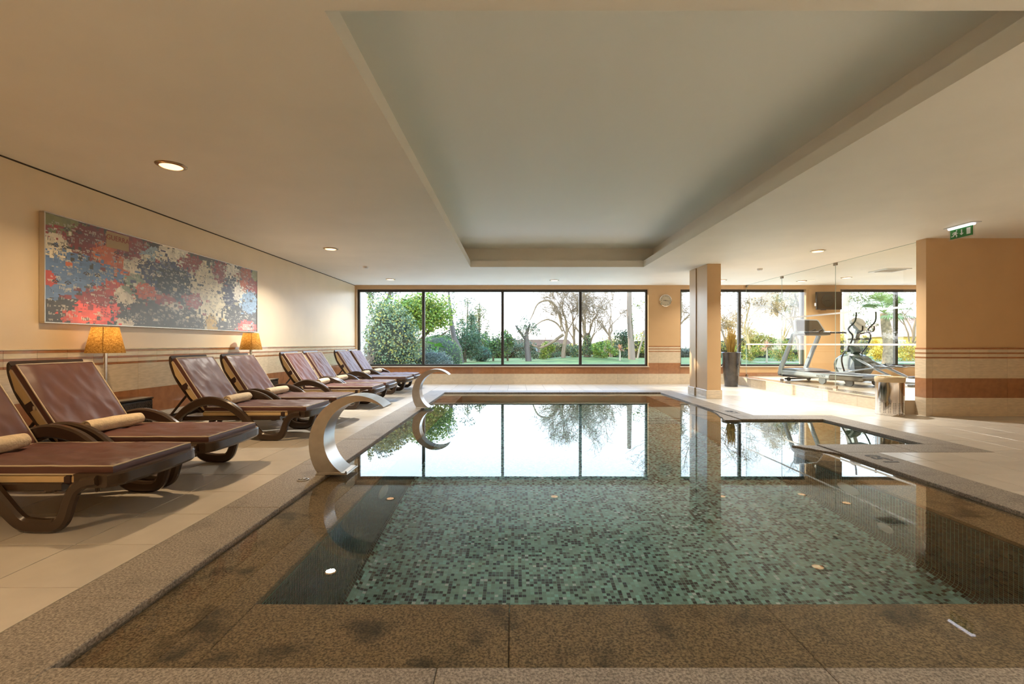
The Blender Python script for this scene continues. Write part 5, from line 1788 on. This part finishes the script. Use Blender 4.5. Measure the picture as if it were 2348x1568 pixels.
def spiky(label, px, Y, h, r, seed):
    t = thing('cordyline', label, 'plant', at(px, 0, Y)[:2] + (GZ,))
    MB().tube([(0, 0, 0), (0.02, 0, h * .6), (0, 0, h)], [.07, .055, .05], 8).build('stem', mat('cordyline_stem', (0.42, 0.34, 0.22), .8), t)
    rr = random.Random(seed)
    mb = MB()
    for k in range(70):
        a, el = rr.uniform(0, 2 * PI), rr.uniform(-.5, 1.4)
        d = Vector((math.cos(a) * math.cos(el), math.sin(a) * math.cos(el), math.sin(el)))
        s = Vector((-math.sin(a), math.cos(a), 0)) * .022
        c = Vector((0, 0, h)); q = r * rr.uniform(.7, 1.1)
        mid = c + d * q * .55 + Vector((0, 0, .03)); tip = c + d * q - Vector((0, 0, .12 * q))
        mb.add([c, mid + s, tip, mid - s], [(0, 1, 2, 3)])
    mb.build('blades', mat('cordyline_red', (0.62, 0.17, 0.13), .5, var=.4, vscale=4, color2=(0.60, 0.42, 0.14)), t)


spiky('red spiky leaved plant on a stem in the fourth pane', 1421, 31, 0.85, .45, 4)
spiky('red spiky leaved plant in the second window, left of the treadmill', 1758, 30, 1.0, .62, 9)

# right hand windows
bush('hedge_bush', 'green gold bush behind the planter in the second window', 'bush', at(1712, 0, 31)[:2] + (GZ,),
     blob_clumps((0, 0, .6), (1.1, .6, .65), 10, 180, 63, .42), .13, G_BRIGHT + G_GOLD, 47, .5)
bush('broad_bush', 'broad green bush between red spiky plant and treadmill', 'bush', at(1795, 0, 32)[:2] + (GZ,),
     blob_clumps((0, 0, .75), (1.3, .6, .8), 12, 200, 64, .42), .13, G_BOX + G_GOLD, 48, .5)
bush('pine_tree', 'dark needled tree crown at the top right of the second window', 'tree', at(1815, 0, 30)[:2] + (GZ,),
     [(-.6, 0, 4.2, .7, .4, .3, 200), (.3, 0, 3.9, .6, .4, .3, 180), (.1, 0, 4.6, .9, .4, .35, 230), (-.3, 0, 3.4, .35, .3, .2, 80)], .17, G_OLIVE, 49, .25,
     trunk=[([Vector((.9, 0, 0)), Vector((.8, 0, 2.5)), Vector((.2, 0, 4.5))], [.12, .1, .05])])
po = thing('terrace_post', 'white square post outside the right end of the second window', 'post', at(1841, 0, 15)[:2] + (GZ,))
MB().cbox(-.07, .07, -.07, .07, 0, 3.2, .006).build('shaft', mat('post_white', (0.72, 0.72, 0.74), .6), po)
MB().cbox(-.1, .1, -.1, .1, 0, .12, .006).build('foot', mat('post_white', (0.72, 0.72, 0.74), .6), po)
lt = thing('leaning_pale_tree', 'pale leaning trunk at the left of the third window', 'tree', at(1962, 0, 27)[:2] + (GZ,))
link('trunk', limb_mesh('trunk', [([Vector((.2, 0, 0)), Vector((-.15, 0, 1.0)), Vector((-.55, 0, 2.2)), Vector((-.6, 0, 3.4)), Vector((-.25, 0, 5.4))], [.27, .24, .19, .17, .12], 0)], (0.52, 0.40, 0.30), 9), BARK, lt)
tag(link('foliage', leaf_mesh('foliage', [(.1, 0, 3.9, .8, .5, .5, 420), (.5, 0, 2.3, .8, .5, .4, 300), (.2, 0, 3.1, .5, .4, .3, 120)], .16, G_OLIVE, 50, .3), LEAF, lt), kind='stuff')
pm_ = thing('palm_tree', 'fan palm with shaggy trunk in the third window', 'palm', at(2038, 0, 28)[:2] + (GZ,))
MB().tube([(0, 0, 0), (.03, 0, 1.0), (-.15, 0, 2.2), (-.3, 0, 3.1)], [.36, .30, .26, .2], 12).build('trunk', mat('palm_trunk', (0.36, 0.25, 0.15), .9, var=.4, vscale=7, bump=.8, bscale=20), pm_)
fr_m = mat('palm_frond', (0.26, 0.33, 0.10), .5, var=.35, vscale=3)
for k in range(26):
    a, el = rnd.uniform(0, 2 * PI), rnd.uniform(-.4, 1.3)
    d = Vector((math.cos(a) * math.cos(el), math.sin(a) * math.cos(el), math.sin(el)))
    c = Vector((-.3, 0, 3.1))
    hub = c + d * rnd.uniform(.6, 1.0)
    mb = MB()
    mb.tube([c, c + d * .5 + Vector((0, 0, .05)), hub], .018, 5)
    side = d.cross(Vector((0, 0, 1))).normalized()
    up = side.cross(d).normalized()
    for q in range(15):
        b = -1.25 + 2.5 * q / 14
        dd = (d * math.cos(b) + side * math.sin(b)).normalized()
        ln = .85 * rnd.uniform(.8, 1.1)
        w = (side * math.cos(b) - d * math.sin(b)) * .035
        mid = hub + dd * ln * .6
        mb.add([hub, mid + w, hub + dd * ln - Vector((0, 0, .16)), mid - w], [(0, 1, 2, 3)])
    mb.build('frond', fr_m, pm_)
bush('yellow_bush', 'bright yellow bush behind the elliptical trainer', 'bush', at(2014, 0, 33)[:2] + (GZ,),
     blob_clumps((0, 0, .75), (.7, .5, .85), 10, 170, 65, .45), .13, G_YEL, 51, .5)
bush('yellow_green_bush', 'yellow green bush at the right end of the third window', 'bush', at(2085, 0, 33)[:2] + (GZ,),
     blob_clumps((0, 0, .7), (1.1, .5, .75), 12, 170, 66, .42), .13, G_GOLD + G_YEL, 52, .5)
bush('pink_bush', 'pinkish green bush between pale trunk and elliptical trainer', 'bush', at(1975, 0, 34)[:2] + (GZ,),
     blob_clumps((0, 0, .9), (.9, .5, 1.0), 12, 140, 67, .40), .13, G_OLIVE + [(0.55, 0.28, 0.22)], 53, .5)

# shrubs and trees that close the garden behind the lawn
BACK = [(1010, 41, 2.6, 1.5, G_DARK, 'dark tall shrub behind the clipped ball'), (1088, 42, 2.4, 1.2, G_DARK + G_OLIVE, 'dark shrub mass behind the cone shaped evergreen'),
        (1140, 40, 2.2, .95, G_DARK, 'dark shrub behind the middle window bar'), (1186, 41, 2.0, .9, G_DARK + G_GREY, 'blue green shrub left of the pollard trunk'),
        (1275, 40, 1.6, .75, G_OLIVE, 'brown green shrub behind the big bare tree'), (1330, 42, 2.0, .8, G_OLIVE + G_GOLD, 'golden shrub behind the third window bar'),
        (1400, 43, 2.4, 1.15, G_GOLD + G_OLIVE, 'golden shrub far behind the V limbed tree'), (1470, 41, 2.2, 1.1, G_GOLD + G_BOX, 'gold green shrub right of the pale trunk'),
        (1575, 42, 2.3, .6, G_GREY, 'grey green shrub left of the column base outside'), (1670, 41, 2.2, 1.1, G_GOLD + G_OLIVE, 'gold shrub right of the column outside'),
        (1740, 41, 2.6, 1.5, G_GOLD, 'golden shrub behind the red spiky plant'), (1820, 41, 2.6, 1.3, G_GOLD + G_BOX, 'gold green shrub behind the treadmill'),
        (1945, 40, 2.4, 1.2, G_GOLD + G_YEL, 'yellow shrub behind the pale leaning trunk')]
for (px, Y, rx, rz_, cols, lab) in BACK:
    bush('garden_shrub', lab, 'shrub', at(px, 0, Y)[:2] + (GZ,), blob_clumps((0, 0, rz_ * .85), (rx, .8, rz_), 16, 190, px, .42), .17, cols, px, .5,
         core=[(0, .3, rz_ * .6, rx * .85, .5, rz_ * .75)])
